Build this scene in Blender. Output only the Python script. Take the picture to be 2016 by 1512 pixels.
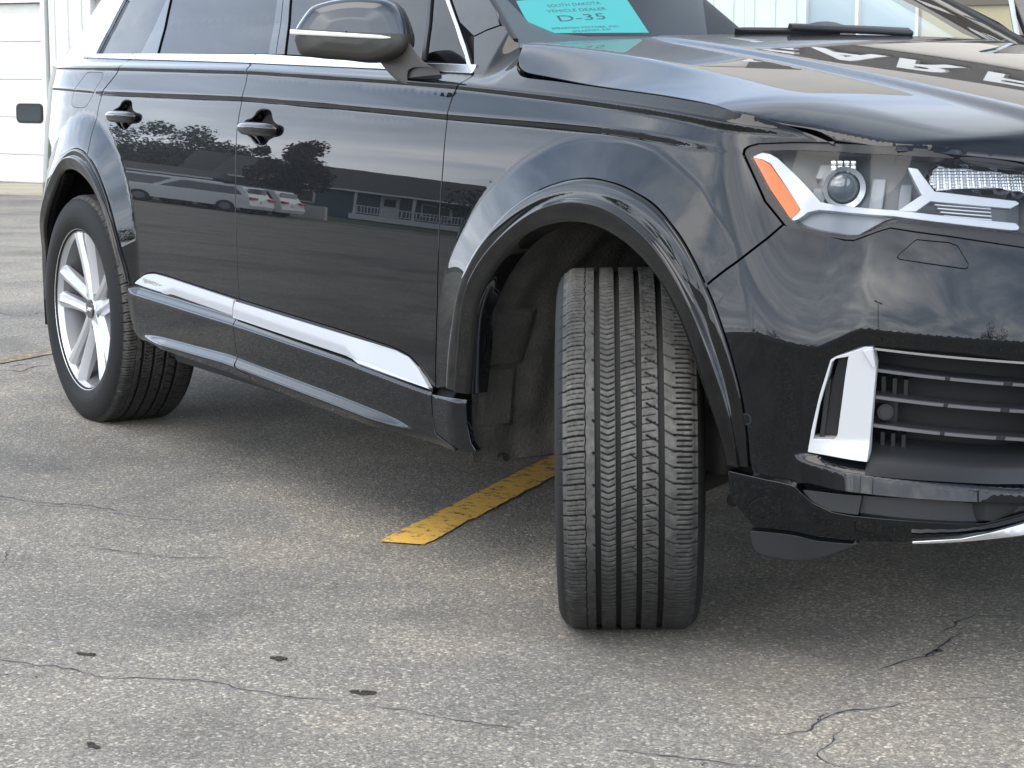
import bpy, bmesh, math, random
import numpy as np
from mathutils import Vector, Matrix
from mathutils.geometry import delaunay_2d_cdt
R=math.radians
for _o in list(bpy.data.objects): bpy.data.objects.remove(_o)
SC=bpy.context.scene; COL=SC.collection
# ------------------------------------------------------------------ camera, sky, sun, exposure
CAMP=dict(f=3949.285,a=.552928638,pitch=.153850956,roll=-.001870817,loc=(3.43207607,-3.24334692,1.15714598))
def make_camera():
    a,p,r=CAMP['a'],CAMP['pitch'],CAMP['roll']
    fw=Vector((-math.cos(a)*math.cos(p),math.sin(a)*math.cos(p),-math.sin(p))); rt=Vector((math.sin(a),math.cos(a),0)); dn=fw.cross(rt)
    rr=rt*math.cos(r)+dn*math.sin(r); dd=-rt*math.sin(r)+dn*math.cos(r)
    cd=bpy.data.cameras.new('camera'); cd.sensor_width=36; cd.lens=CAMP['f']/2016*36; cd.clip_start=.05; cd.clip_end=3000
    cd.dof.use_dof=True; cd.dof.focus_distance=4.6; cd.dof.aperture_fstop=45.0
    co=bpy.data.objects.new('camera',cd); COL.objects.link(co)
    m=Matrix((rr,-dd,-fw)).transposed().to_4x4(); m.translation=CAMP['loc']; co.matrix_world=m
    SC.camera=co
make_camera()
SUN_EL,SUN_AZ=R(58),R(-62)      # direction towards the sun: azimuth from +x
def make_sky():
    w=bpy.data.worlds.new('World'); SC.world=w; w.use_nodes=True; nt=w.node_tree; N=nt.nodes; L=nt.links; N.clear()
    o=N.new('ShaderNodeOutputWorld'); bg=N.new('ShaderNodeBackground'); L.new(bg.outputs[0],o.inputs[0]); bg.inputs[1].default_value=.1
    sky=N.new('ShaderNodeTexSky'); sky.sky_type='NISHITA'; sky.sun_disc=False; sky.sun_elevation=SUN_EL; sky.sun_rotation=R(90)-SUN_AZ; sky.air_density=1.2; sky.dust_density=2.5
    tc=N.new('ShaderNodeTexCoord'); sep=N.new('ShaderNodeSeparateXYZ'); L.new(tc.outputs['Generated'],sep.inputs[0])
    def math_(op,a,b=None,c=None):
        n=N.new('ShaderNodeMath'); n.operation=op
        for i,x in enumerate((a,b,c)):
            if x is None: continue
            if isinstance(x,(int,float)): n.inputs[i].default_value=x
            else: L.new(x,n.inputs[i])
        return n.outputs[0]
    zz=math_('ADD',math_('MAXIMUM',sep.outputs[2],0.0),.10)
    cb=N.new('ShaderNodeCombineXYZ'); L.new(math_('DIVIDE',sep.outputs[0],zz),cb.inputs[0]); L.new(math_('DIVIDE',sep.outputs[1],zz),cb.inputs[1])
    mp=N.new('ShaderNodeMapping'); L.new(cb.outputs[0],mp.inputs[0]); mp.inputs['Rotation'].default_value=(0,0,R(-25)); mp.inputs['Scale'].default_value=(.62,.95,1); mp.inputs['Location'].default_value=(3.1,1.7,0)
    n1=N.new('ShaderNodeTexNoise'); n1.inputs['Scale'].default_value=.9; n1.inputs['Detail'].default_value=7; n1.inputs['Roughness'].default_value=.55; n1.inputs['Distortion'].default_value=.5; L.new(mp.outputs[0],n1.inputs[0])
    r1=N.new('ShaderNodeValToRGB'); L.new(n1.outputs[0],r1.inputs[0])
    e=r1.color_ramp.elements; e[0].position=.34; e[0].color=(7.0,9.4,13.2,1); e[1].position=.68; e[1].color=(34,35,35.5,1)
    m_=r1.color_ramp.elements.new(.5); m_.color=(15.5,18.2,22.5,1)
    # brighter, milkier towards the horizon
    hz=N.new('ShaderNodeMapRange'); L.new(sep.outputs[2],hz.inputs[0]); hz.inputs[1].default_value=0.0; hz.inputs[2].default_value=.22; hz.inputs[3].default_value=.55; hz.inputs[4].default_value=0.0
    mx=N.new('ShaderNodeMix'); mx.data_type='RGBA'; L.new(hz.outputs[0],mx.inputs[0]); L.new(r1.outputs[0],mx.inputs[6]); mx.inputs[7].default_value=(27,28.5,30,1)
    # warm glow of the veiled sun through the cloud
    dv=N.new('ShaderNodeVectorMath'); dv.operation='DOT_PRODUCT'; nv=N.new('ShaderNodeVectorMath'); nv.operation='NORMALIZE'; L.new(tc.outputs['Generated'],nv.inputs[0]); L.new(nv.outputs[0],dv.inputs[0])
    dv.inputs[1].default_value=(math.cos(SUN_EL-R(22))*math.cos(SUN_AZ),math.cos(SUN_EL-R(22))*math.sin(SUN_AZ),math.sin(SUN_EL-R(22)))
    gl=math_('POWER',math_('MAXIMUM',dv.outputs['Value'],0.0),9.0); gl2=math_('MULTIPLY',gl,math_('MULTIPLY_ADD',n1.outputs[0],1.6,-.25))
    gx=N.new('ShaderNodeMix'); gx.data_type='RGBA'; gx.blend_type='ADD'; gx.clamp_result=False; L.new(gl2,gx.inputs[0]); L.new(mx.outputs[2],gx.inputs[6]); gx.inputs[7].default_value=(44,41,36,1)
    el=N.new('ShaderNodeMapRange'); L.new(sep.outputs[2],el.inputs[0]); el.inputs[1].default_value=.30; el.inputs[2].default_value=.62; el.inputs[3].default_value=1.15; el.inputs[4].default_value=.52; el.interpolation_type='SMOOTHSTEP'
    sc_=N.new('ShaderNodeVectorMath'); sc_.operation='SCALE'; L.new(gx.outputs[2],sc_.inputs[0]); L.new(el.outputs[0],sc_.inputs[3])
    mx2=N.new('ShaderNodeMix'); mx2.data_type='RGBA'; mx2.inputs[0].default_value=.86; L.new(sky.outputs[0],mx2.inputs[6]); L.new(sc_.outputs[0],mx2.inputs[7])
    L.new(mx2.outputs[2],bg.inputs[0])
make_sky()
def make_sun():
    ld=bpy.data.lights.new('sun','SUN'); ld.energy=1.5; ld.angle=R(46); ld.color=(1,.925,.82)
    lo=bpy.data.objects.new('sun',ld); COL.objects.link(lo)
    d=Vector((math.cos(SUN_EL)*math.cos(SUN_AZ),math.cos(SUN_EL)*math.sin(SUN_AZ),math.sin(SUN_EL)))
    lo.rotation_euler=d.to_track_quat('Z','Y').to_euler(); lo.location=d*30
make_sun()
SC.view_settings.view_transform='Standard'; SC.view_settings.look='None'; SC.view_settings.gamma=1; SC.view_settings.use_curve_mapping=False; SC.view_settings.exposure=0.40
SC.render.engine='CYCLES'; SC.cycles.max_bounces=10; SC.cycles.transparent_max_bounces=12; SC.cycles.glossy_bounces=5; SC.cycles.caustics_reflective=False; SC.cycles.caustics_refractive=False
rnd=random.Random(7)
import numpy as np
# ---- plan curve: rear centre -> right side -> front centre (x fwd, right side is -y)
PLAN=np.array([(-4.08,0),(-4.07,-.3),(-4.02,-.56),(-3.90,-.74),(-3.70,-.855),(-3.46,-.925),(-3.25,-.957),(-3.0,-.968),(-2.5,-.972),(-1.5,-.976),(-.5,-.974),(0,-.970),(.25,-.962),(.42,-.940),(.56,-.895),(.68,-.825),(.77,-.735),(.84,-.615),(.89,-.46),(.925,-.25),(.935,0)],float)
def _spline(P,n=4000):
    # natural cubic through points by chord length
    t=np.r_[0,np.cumsum(np.hypot(*np.diff(P,axis=0).T))]
    h=np.diff(t); m=len(t)
    A=np.zeros((m,m)); R=np.zeros((m,2)); A[0,0]=A[-1,-1]=1
    for i in range(1,m-1):
        A[i,i-1]=h[i-1];A[i,i]=2*(h[i-1]+h[i]);A[i,i+1]=h[i]
        R[i]=6*((P[i+1]-P[i])/h[i]-(P[i]-P[i-1])/h[i-1])
    M=np.linalg.solve(A,R)
    T=np.linspace(0,t[-1],n); k=np.clip(np.searchsorted(t,T)-1,0,m-2)
    a=(t[k+1]-T)/h[k]; b=(T-t[k])/h[k]
    Q=a[:,None]*P[k]+b[:,None]*P[k+1]+((a**3-a)[:,None]*M[k]+(b**3-b)[:,None]*M[k+1])*(h[k]**2/6)[:,None]
    return Q
_Q=_spline(PLAN)
for _ in range(60):   # fair it
    _Q[1:-1]=.25*_Q[:-2]+.5*_Q[1:-1]+.25*_Q[2:]
_S=np.r_[0,np.cumsum(np.hypot(*np.diff(_Q,axis=0).T))]
_S-=np.interp(0,_Q[:,0][:3600],_S[:3600])
_T=np.gradient(_Q,axis=0); _T/=np.linalg.norm(_T,axis=1)[:,None]
_N=np.stack([_T[:,1],-_T[:,0]],1)   # outward (right side: -y)
S0,S1=_S[0],_S[-1]
def plan(s):
    s=np.asarray(s,float)
    b=np.stack([np.interp(s,_S,_Q[:,i]) for i in (0,1)],-1)
    n=np.stack([np.interp(s,_S,_N[:,i]) for i in (0,1)],-1)
    return b,n/np.linalg.norm(n,axis=-1,keepdims=True)
# ------------------------------------------------------------------ car skin: P(s, z) = plan curve + outward offset
def _tab(pts, sm=.06):
    pts=np.array(pts,float); g=np.linspace(-4.8,1.7,1301)
    v=np.interp(g,pts[:,0],pts[:,1]); k=max(1,int(sm/.005))
    ker=np.ones(2*k+1)/(2*k+1)
    for _ in range(2): v=np.convolve(np.pad(v,k,mode='edge'),ker,'valid')
    return lambda s: np.interp(s,g,v)
zc_=_tab([(-4.8,1.108),(-3.26,1.1056),(-2.777,1.0961),(-1.70,1.0917),(-1.195,1.0805),(-.572,1.0637),(-.189,1.0557),(.037,1.0492),(.181,1.0426),(.413,1.0207),(.7,.99),(1.7,.965)],.08)
zl_=_tab([(-4.8,1.184),(-2.643,1.1747),(-1.677,1.1648),(-.848,1.1429),(-.5425,1.1325),(-.202,1.1152),(-.009,1.1047),(.172,1.0919),(.292,1.0821),(.512,1.0557),(.66,1.030),(1.7,.99)],.05)
zk_=_tab([(-4.8,.68),(.457,.679),(.515,.6775),(.62,.659),(.65,.6564),(.69,.677),(.733,.696),(1.026,.672),(1.7,.66)],.008)
zbt_=_tab([(-4.8,.451),(.6046,.4515),(.739,.4425),(1.042,.410),(1.3,.398),(1.7,.394)],.02)
zbb_=_tab([(-4.8,.3936),(.602,.3936),(.7406,.3835),(1.047,.366),(1.3,.358),(1.7,.355)],.02)
zA_=_tab([(-4.8,.557),(-2.33,.557),(-1.714,.5345),(-1.045,.5155),(-.80,.505),(-.72,.496),(-.67,.478),(-.602,.430),(1.7,.42)],.012)
zB_=_tab([(-4.8,.4946),(-2.438,.4946),(-1.722,.4804),(-1.0526,.4545),(-.6155,.4263),(1.7,.42)],.02)
zC_=_tab([(-4.8,.476),(-2.45,.475),(-1.7254,.4614),(-1.0544,.4426),(-.6162,.4214),(1.7,.415)],.02)
zD_=_tab([(-4.8,.358),(-2.389,.3602),(-1.746,.3707),(-1.0725,.3472),(-.681,.3295),(1.7,.315)],.02)
zE_=_tab([(-4.8,.338),(-2.395,.3435),(-1.7514,.3496),(-1.0766,.3295),(-.681,.315),(1.7,.30)],.02)
zF_=_tab([(-4.8,.334),(-2.4,.331),(-1.76,.3207),(-1.085,.300),(-.62,.297),(-.451,.297),(1.7,.29)],.03)
def sstep(x,a,b):
    t=np.clip((x-a)/(b-a),0,1); return t*t*(3-2*t)
FARC=np.array([(-20,.56),(0,.57),(20,.59),(39,.629),(45,.656),(57,.684),(70,.68),(84,.660),(106,.648),(119,.645),(129,.648),(139,.645),(149,.640),(160,.615),(170,.59),(190,.575)],float)
RARC=np.array([(-20,.53),(0,.545),(10,.562),(20,.581),(27,.604),(35,.617),(51,.632),(65,.644),(82,.655),(95,.650),(110,.637),(130,.62),(150,.60),(190,.58)],float)
WF=(0.0,.375); WR=(-2.994,.375)
def flare(s,z,c,A,amp,w):
    r=np.hypot(s-c[0],z-c[1]); th=np.degrees(np.arctan2(z-c[1],s-c[0])); th=np.where(th<-90,th+360,th)
    R=np.interp(th,A[:,0],A[:,1])
    u=R-r; a=.014; g=np.where(u<0,0,np.where(u<a,u*u/(2*a),u-a/2))
    m=.115; g=np.where(g>m-.02,m-.02+.02*np.tanh((g-m+.02)/.02),g)
    return amp/.085*g*(1-.65*sstep(th,138,163))*(1-.5*sstep(-th,-30,0))
def qd(z): return -np.maximum(0,z-.575)**2/7.2
def _raw(s,z):
    zc,zl=zc_(s),zl_(s)
    d=qd(z)
    # tornado crease (sharp lip with a thin undercut), then the facet above it
    wc=1-sstep(s,.2,.5)
    d=d+wc*np.where(z<zc,.0026*np.clip((z-zc+.012)/.012,0,1),.0026-.11*np.minimum(z-zc,.2))
    # shoulder ledge
    wl=1-sstep(s,.5,.66)
    sl=np.interp(s,[-2.9,-.5,-.40,-.3,.3,.6],[1.5,1.5,1.05,.95,.95,.7])
    up=np.maximum(0,z-zl)
    isd=1-sstep(s,-.5,-.42)     # doors have a belt above the ledge, the fender goes on
    zb=.019+.004*0
    door=np.where(up<zb,1.5*up,1.5*zb+.40*(up-zb)+.12*(up-zb)**2)
    fen=np.where(up<.16,sl*up,sl*.16+.40*(up-.16))
    d=d+wl*(.006*np.clip((z-zl+.013)/.013,0,1))-(isd*door+(1-isd)*fen)
    # arches
    d=d+flare(s,z,WF,FARC,.019,.085)*(1-sstep(s,.42,.62))+flare(s,z,WR,RARC,.021,.085)
    # lower door trim and sill
    ws=sstep(s,-2.56,-2.44)*(1-sstep(s,-.50,-.40)); wh=sstep(s,-2.46,-2.2)*(1-sstep(s,-.9,-.62))
    zA,zB,zC,zD,zE,zF=zA_(s),zB_(s),zC_(s),zD_(s),zE_(s),zF_(s)
    low=np.where(z>zA,-np.maximum(0,.575-z)**2/6,0)
    base=-(.575-zA)**2/6
    lo2=np.where(z>zB,base,np.where(z>zC,base+.015*(zB-z)/np.maximum(zB-zC,.003),
        np.where(z>zD,base+.015-.006*(zC-z)/.1,base+.015-.006*(zC-zD)/.1)))
    lo2=lo2+np.where(z<zD,wh*.020*np.clip((zD-z)/np.maximum(zD-zE,.004),0,1),0)+np.where(z<zE,-.55*(zE-z),0)
    plain=-np.maximum(0,.575-z)**2/6
    wf=sstep(s,.40,.60)
    d=d+(1-wf)*(np.where(z>zA,low,lo2)*ws+plain*(1-ws))
    # front bumper
    zk,zt,zq=zk_(s),zbt_(s),zbb_(s)
    wb=sstep(s,.555,.72)
    dz=z-zk
    rec=sstep(s,.60,.66); f=np.where(dz>0,-(.10*dz+.55*dz*dz),.19*dz+rec*.5*np.maximum(dz,-.022))
    bar=wb*(.034*sstep(zt-z,-.006,.013)+.30*np.clip(zt-.010-z,0,.09))
    bar=np.where(z<zq,bar-wb*.030*np.clip((zq-z)/.006,0,1),bar)
    f=f+bar
    q=qd(z)
    return d+wf*(f-q*1.0)
def out(s,z):
    s=np.asarray(s,float); z=np.asarray(z,float); o=0
    for k in (-.0045,-.003,-.0015,0,.0015,.003,.0045): o=o+_raw(s,z+k)
    return o/7
def skin(s,z,off=0.0):
    s=np.asarray(s,float); z=np.asarray(z,float)
    b,n=plan(s); p=b+n*(out(s,z)+off)[...,None] if not np.isscalar(off) or True else 0
    return np.concatenate([p,z[...,None]],-1)
def skin_n(s,z,off=0.0,e=.0025):
    du=skin(s+e,z,off)-skin(s-e,z,off); dv=skin(s,z+e,off)-skin(s,z-e,off)
    n=np.cross(du,dv); n/=np.linalg.norm(n,axis=-1,keepdims=True)
    return n
# outlines measured on the car skin, (s, z) in metres
DATA={
 'gapA':[(-0.541,1.158),(-0.525,1.144),(-0.536,1.136),(-0.559,1.129),(-0.568,1.118),(-0.574,1.092),(-0.580,1.064),(-0.581,1.012),(-0.578,0.943),(-0.577,0.862),(-0.574,0.769),(-0.574,0.628),(-0.582,0.521),(-0.591,0.429)],
 'gapA2':[(-0.583,0.421),(-0.584,0.370),(-0.574,0.328),(-0.485,0.311)],
 'sillx':[(-0.429,0.429),(-0.430,0.371),(-0.420,0.328),(-0.400,0.310)],
 'gapB':[(-1.753,1.183),(-1.720,1.173),(-1.713,1.126),(-1.724,1.080),(-1.736,1.029),(-1.739,0.996),(-1.727,0.896),(-1.712,0.757),(-1.701,0.665),(-1.693,0.575),(-1.688,0.535)],
 'gapB2':[(-1.717,0.521),(-1.703,0.462),(-1.690,0.379),(-1.681,0.355),(-1.644,0.339),(-1.578,0.337)],
 'gapC':[(-2.701,1.200),(-2.716,1.189),(-2.709,1.175),(-2.742,1.146),(-2.828,1.097),(-2.854,1.055),(-2.867,0.997),(-2.868,0.957),(-2.859,0.920),(-2.855,0.884)],
 'shut':[(-0.466,1.227),(-0.441,1.195),(-0.377,1.167),(-0.345,1.154),(-0.312,1.149),(-0.183,1.142),(0.013,1.128),(0.190,1.116),(0.352,1.101),(0.476,1.079),(0.576,1.047),(0.633,1.029)],
 'apsplit':[(-0.637,1.240),(-0.598,1.254),(-0.550,1.265)],
 'wsedge':[(-0.473,1.229),(-0.491,1.245),(-0.528,1.264),(-0.595,1.298),(-0.667,1.332)],
 'dlofront':[(-0.541,1.158),(-0.556,1.170),(-0.638,1.219),(-0.739,1.274),(-0.837,1.331)],
 'dloin':[(-0.581,1.175),(-0.612,1.196),(-0.681,1.234),(-0.851,1.331)],
 'chrome_bot':[(-3.127,1.206),(-2.748,1.199),(-2.397,1.194),(-1.769,1.184),(-1.127,1.170),(-0.691,1.160),(-0.540,1.156)],
 'chrome_top':[(-3.055,1.217),(-2.513,1.214),(-1.684,1.206),(-1.155,1.189),(-0.775,1.180),(-0.576,1.176)],
 'dlor':[(-3.127,1.206),(-3.150,1.221),(-3.168,1.249),(-3.200,1.297),(-3.200,1.409)],
 'glr':[(-3.055,1.217),(-3.062,1.231),(-3.088,1.287),(-3.123,1.406)],
 'cp1':[(-2.655,1.216),(-2.719,1.386)],
 'cp2':[(-2.516,1.215),(-2.687,1.385)],
 'bp1':[(-1.690,1.208),(-1.851,1.361)],
 'bp2':[(-1.587,1.206),(-1.764,1.358)],
 'qp':[(-0.813,1.187),(-0.953,1.334)],
 'Fout':[(-0.527,0.441),(-0.507,0.543),(-0.489,0.591),(-0.473,0.628),(-0.447,0.676),(-0.410,0.727),(-0.363,0.776),(-0.301,0.829),(-0.234,0.873),(-0.140,0.914),(-0.047,0.937),(0.045,0.948),(0.158,0.938),(0.266,0.907),(0.345,0.852),(0.397,0.791),(0.436,0.727),(0.468,0.653),(0.488,0.557),(0.493,0.480),(0.491,0.420)],
 'Fcrest':[(-0.469,0.440),(-0.456,0.526),(-0.439,0.585),(-0.417,0.645),(-0.384,0.698),(-0.340,0.749),(-0.286,0.789),(-0.216,0.832),(-0.132,0.872),(-0.057,0.893),(0.005,0.902),(0.079,0.901),(0.141,0.894),(0.224,0.867),(0.292,0.832),(0.353,0.778),(0.396,0.724),(0.436,0.655),(0.461,0.589),(0.478,0.508),(0.486,0.420)],
 'Fopen':[(-0.426,0.441),(-0.415,0.484),(-0.396,0.556),(-0.374,0.618),(-0.348,0.669),(-0.304,0.723),(-0.240,0.779),(-0.182,0.814),(-0.125,0.835),(-0.060,0.851),(0.013,0.859),(0.078,0.857),(0.137,0.846),(0.201,0.826),(0.262,0.795),(0.317,0.751),(0.359,0.701),(0.408,0.613),(0.438,0.534),(0.456,0.467),(0.461,0.423)],
 'Rout':[(-2.504,0.502),(-2.511,0.542),(-2.535,0.595),(-2.589,0.687),(-2.641,0.753),(-2.699,0.806),(-2.766,0.855),(-2.838,0.888),(-2.914,0.908),(-2.991,0.912),(-3.071,0.896),(-3.149,0.863)],
 'Rcrest':[(-2.511,0.515),(-2.522,0.549),(-2.551,0.626),(-2.607,0.702),(-2.672,0.762),(-2.760,0.823),(-2.845,0.860),(-2.937,0.881),(-3.020,0.883),(-3.087,0.872),(-3.158,0.850),(-3.249,0.800)],
 'Ropen':[(-2.533,0.519),(-2.554,0.554),(-2.605,0.625),(-2.657,0.691),(-2.719,0.747),(-2.792,0.792),(-2.866,0.821),(-2.953,0.840),(-3.026,0.842),(-3.095,0.831),(-3.161,0.809),(-3.279,0.747)],
 'hl_out':[(0.459,1.008),(0.460,1.016),(0.466,1.021),(0.482,1.026),(0.542,1.029),(0.637,1.029),(0.778,1.026),(0.909,1.018),(1.062,1.004),(1.123,0.998),(1.092,0.838),(1.036,0.847),(0.890,0.868),(0.820,0.876),(0.774,0.882),(0.753,0.876),(0.728,0.867),(0.703,0.858),(0.684,0.858),(0.574,0.868),(0.555,0.881),(0.512,0.922)],
 'hl_lens':[(0.471,1.003),(0.473,1.008),(0.481,1.012),(0.491,1.014),(0.545,1.016),(0.640,1.014),(0.758,1.011),(0.907,1.005),(1.059,0.989),(1.107,0.983),(1.085,0.863),(1.038,0.870),(0.960,0.877),(0.890,0.881),(0.820,0.888),(0.782,0.891),(0.756,0.885),(0.734,0.874),(0.713,0.866),(0.694,0.864),(0.627,0.870),(0.586,0.877),(0.564,0.888),(0.513,0.944)],
 'washer':[(0.788,0.829),(0.792,0.835),(0.820,0.859),(0.826,0.862),(0.888,0.857),(0.904,0.851),(0.924,0.818),(0.922,0.810),(0.916,0.809),(0.794,0.825)],
 'bgap':[(0.399,0.746),(0.427,0.772),(0.452,0.794),(0.489,0.823),(0.527,0.854),(0.555,0.881)],
 'valance':[(0.470,0.414),(0.536,0.400),(0.594,0.392),(0.614,0.376),(0.631,0.363),(0.651,0.356),(0.672,0.349),(0.720,0.345),(0.837,0.341),(0.933,0.336),(0.983,0.335),(1.050,0.348),(1.088,0.368),(1.110,0.309),(1.052,0.309),(0.935,0.299),(0.839,0.293),(0.732,0.290),(0.641,0.288),(0.500,0.295),(0.480,0.332),(0.466,0.355)],
 'skid':[(0.833,0.304),(0.885,0.308),(0.933,0.311),(0.991,0.322),(1.048,0.333),(1.105,0.344),(1.107,0.316),(1.050,0.309),(0.934,0.301),(0.835,0.296)],
 'lowgrille':[(0.591,0.384),(0.740,0.382),(0.881,0.380),(1.055,0.362),(1.121,0.352),(1.105,0.364),(1.062,0.344),(0.992,0.332),(0.940,0.333),(0.839,0.338),(0.716,0.342),(0.667,0.346),(0.626,0.359)],
 'blank':[(0.595,0.385),(0.735,0.385),(0.728,0.344),(0.667,0.347),(0.628,0.360)],
 'bezel':[(0.619,0.457),(0.628,0.501),(0.646,0.570),(0.669,0.639),(0.679,0.646),(0.725,0.663),(0.734,0.667),(0.751,0.667),(0.758,0.629),(0.751,0.538),(0.744,0.447),(0.679,0.452),(0.638,0.455)],
 'bezhole':[(0.632,0.484),(0.647,0.551),(0.673,0.635),(0.681,0.642),(0.705,0.647),(0.699,0.612),(0.692,0.564),(0.681,0.493),(0.674,0.485),(0.644,0.484)],
 'bezflat':[(0.728,0.660),(0.750,0.665),(0.758,0.628),(0.750,0.625)],
 'intake':[(0.618,0.455),(0.668,0.640),(0.724,0.666),(0.750,0.669),(0.816,0.665),(0.917,0.658),(1.030,0.641),(1.086,0.632),(1.102,0.407),(1.055,0.421),(0.884,0.439),(0.744,0.445)],
 'slat1':[(0.752,0.619),(1.051,0.591),(1.111,0.583)],
 'slat2':[(0.753,0.567),(1.057,0.540),(1.118,0.532)],
 'slat3':[(0.749,0.512),(1.064,0.485),(1.125,0.477)],
 'lip':[(0.740,0.455),(0.888,0.446),(0.993,0.438),(1.064,0.434),(1.123,0.448)],
 'intop':[(0.752,0.663),(1.032,0.638),(1.088,0.631)],
 'sensor':[(0.500,0.513)],
 'psensor':[(0.774,0.538)],
 'amber':[(0.469,0.997),(0.472,1.002),(0.489,0.997),(0.505,0.989),(0.577,0.909),(0.576,0.904),(0.561,0.889),(0.557,0.890),(0.508,0.943)],
 'bez_outer':[(0.469,1.002),(0.485,1.011),(0.499,1.008),(0.515,1.000),(0.617,0.922),(0.652,0.917),(0.789,0.911),(1.030,0.888),(1.037,0.881),(1.032,0.877),(1.018,0.877),(0.780,0.902),(0.617,0.909),(0.594,0.904),(0.577,0.891),(0.565,0.887),(0.561,0.889),(0.578,0.908),(0.505,0.991),(0.487,0.999)],
 'drlY':[(0.807,0.987),(0.827,0.985),(0.864,0.945),(1.040,0.927),(1.047,0.923),(1.027,0.915),(0.855,0.929),(0.823,0.910),(0.789,0.911),(0.838,0.939)],
 'lowtray':[(0.558,0.878),(0.580,0.900),(0.607,0.904),(0.713,0.902),(0.763,0.894),(0.706,0.865),(0.686,0.863),(0.614,0.868)],
 'proj':[(0.647,0.946)],
 'proj2':[(0.641,0.983)],
 'lamp2':[(0.867,0.982),(0.881,0.991),(1.077,0.975),(1.117,0.972),(1.108,0.934),(1.006,0.948),(0.873,0.943),(0.854,0.960)],
 'vents':[(0.876,0.916),(0.986,0.905),(0.980,0.896),(0.865,0.906)],
 'blade_rear':[(-2.460,0.511),(-2.450,0.519),(-2.399,0.539),(-2.365,0.546),(-2.311,0.551),(-2.182,0.549),(-1.697,0.532)],
 'blade_low':[(-2.460,0.509),(-2.395,0.506),(-2.243,0.502),(-2.224,0.500),(-2.198,0.499),(-2.166,0.503),(-2.134,0.503),(-1.724,0.486)],
 'blade_f':[(-1.699,0.527),(-1.040,0.508),(-0.774,0.498),(-0.710,0.490),(-0.664,0.472),(-0.598,0.429)],
 'blade_fl':[(-0.597,0.428),(-0.653,0.432),(-0.949,0.447),(-0.980,0.453),(-1.014,0.457),(-1.710,0.481)],
 'quattro':[(-2.396,0.529),(-2.234,0.521)],
 'fuel':[(-3.018,1.155),(-2.980,1.158),(-2.867,1.157),(-2.849,1.152),(-2.861,1.131),(-2.905,1.098),(-2.942,1.068),(-2.970,1.047),(-3.004,1.039),(-3.098,1.040),(-3.129,1.048),(-3.135,1.066),(-3.120,1.093)],
 'handF':[(-1.587,1.011)],
 'handR':[(-2.624,1.025)],
 'recF':[(-1.618,1.052),(-1.594,1.060),(-1.555,1.061),(-1.525,1.056),(-1.515,1.040),(-1.509,1.029),(-1.468,1.017),(-1.460,1.010),(-1.470,0.996),(-1.499,0.983),(-1.527,0.979),(-1.531,0.968),(-1.552,0.960),(-1.585,0.959),(-1.616,0.966),(-1.635,0.978),(-1.670,0.988),(-1.700,0.998),(-1.709,1.012),(-1.686,1.029),(-1.641,1.034)],
 'recR':[(-2.650,1.064),(-2.622,1.073),(-2.582,1.072),(-2.558,1.066),(-2.552,1.042),(-2.510,1.031),(-2.494,1.022),(-2.504,1.008),(-2.545,0.997),(-2.566,0.992),(-2.576,0.981),(-2.601,0.974),(-2.628,0.975),(-2.656,0.982),(-2.677,0.996),(-2.731,1.009),(-2.751,1.026),(-2.707,1.041),(-2.664,1.050)],
 'airdam':[(0.484,0.290),(0.485,0.260),(0.489,0.247),(0.499,0.240),(0.511,0.236),(0.546,0.231),(0.586,0.232),(0.650,0.250),(0.690,0.267),(0.729,0.285),(0.626,0.281)],
 'markv':[(-0.391,1.136),(-0.376,1.140),(-0.318,1.134),(-0.310,1.127),(-0.392,1.126)],
}
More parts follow.
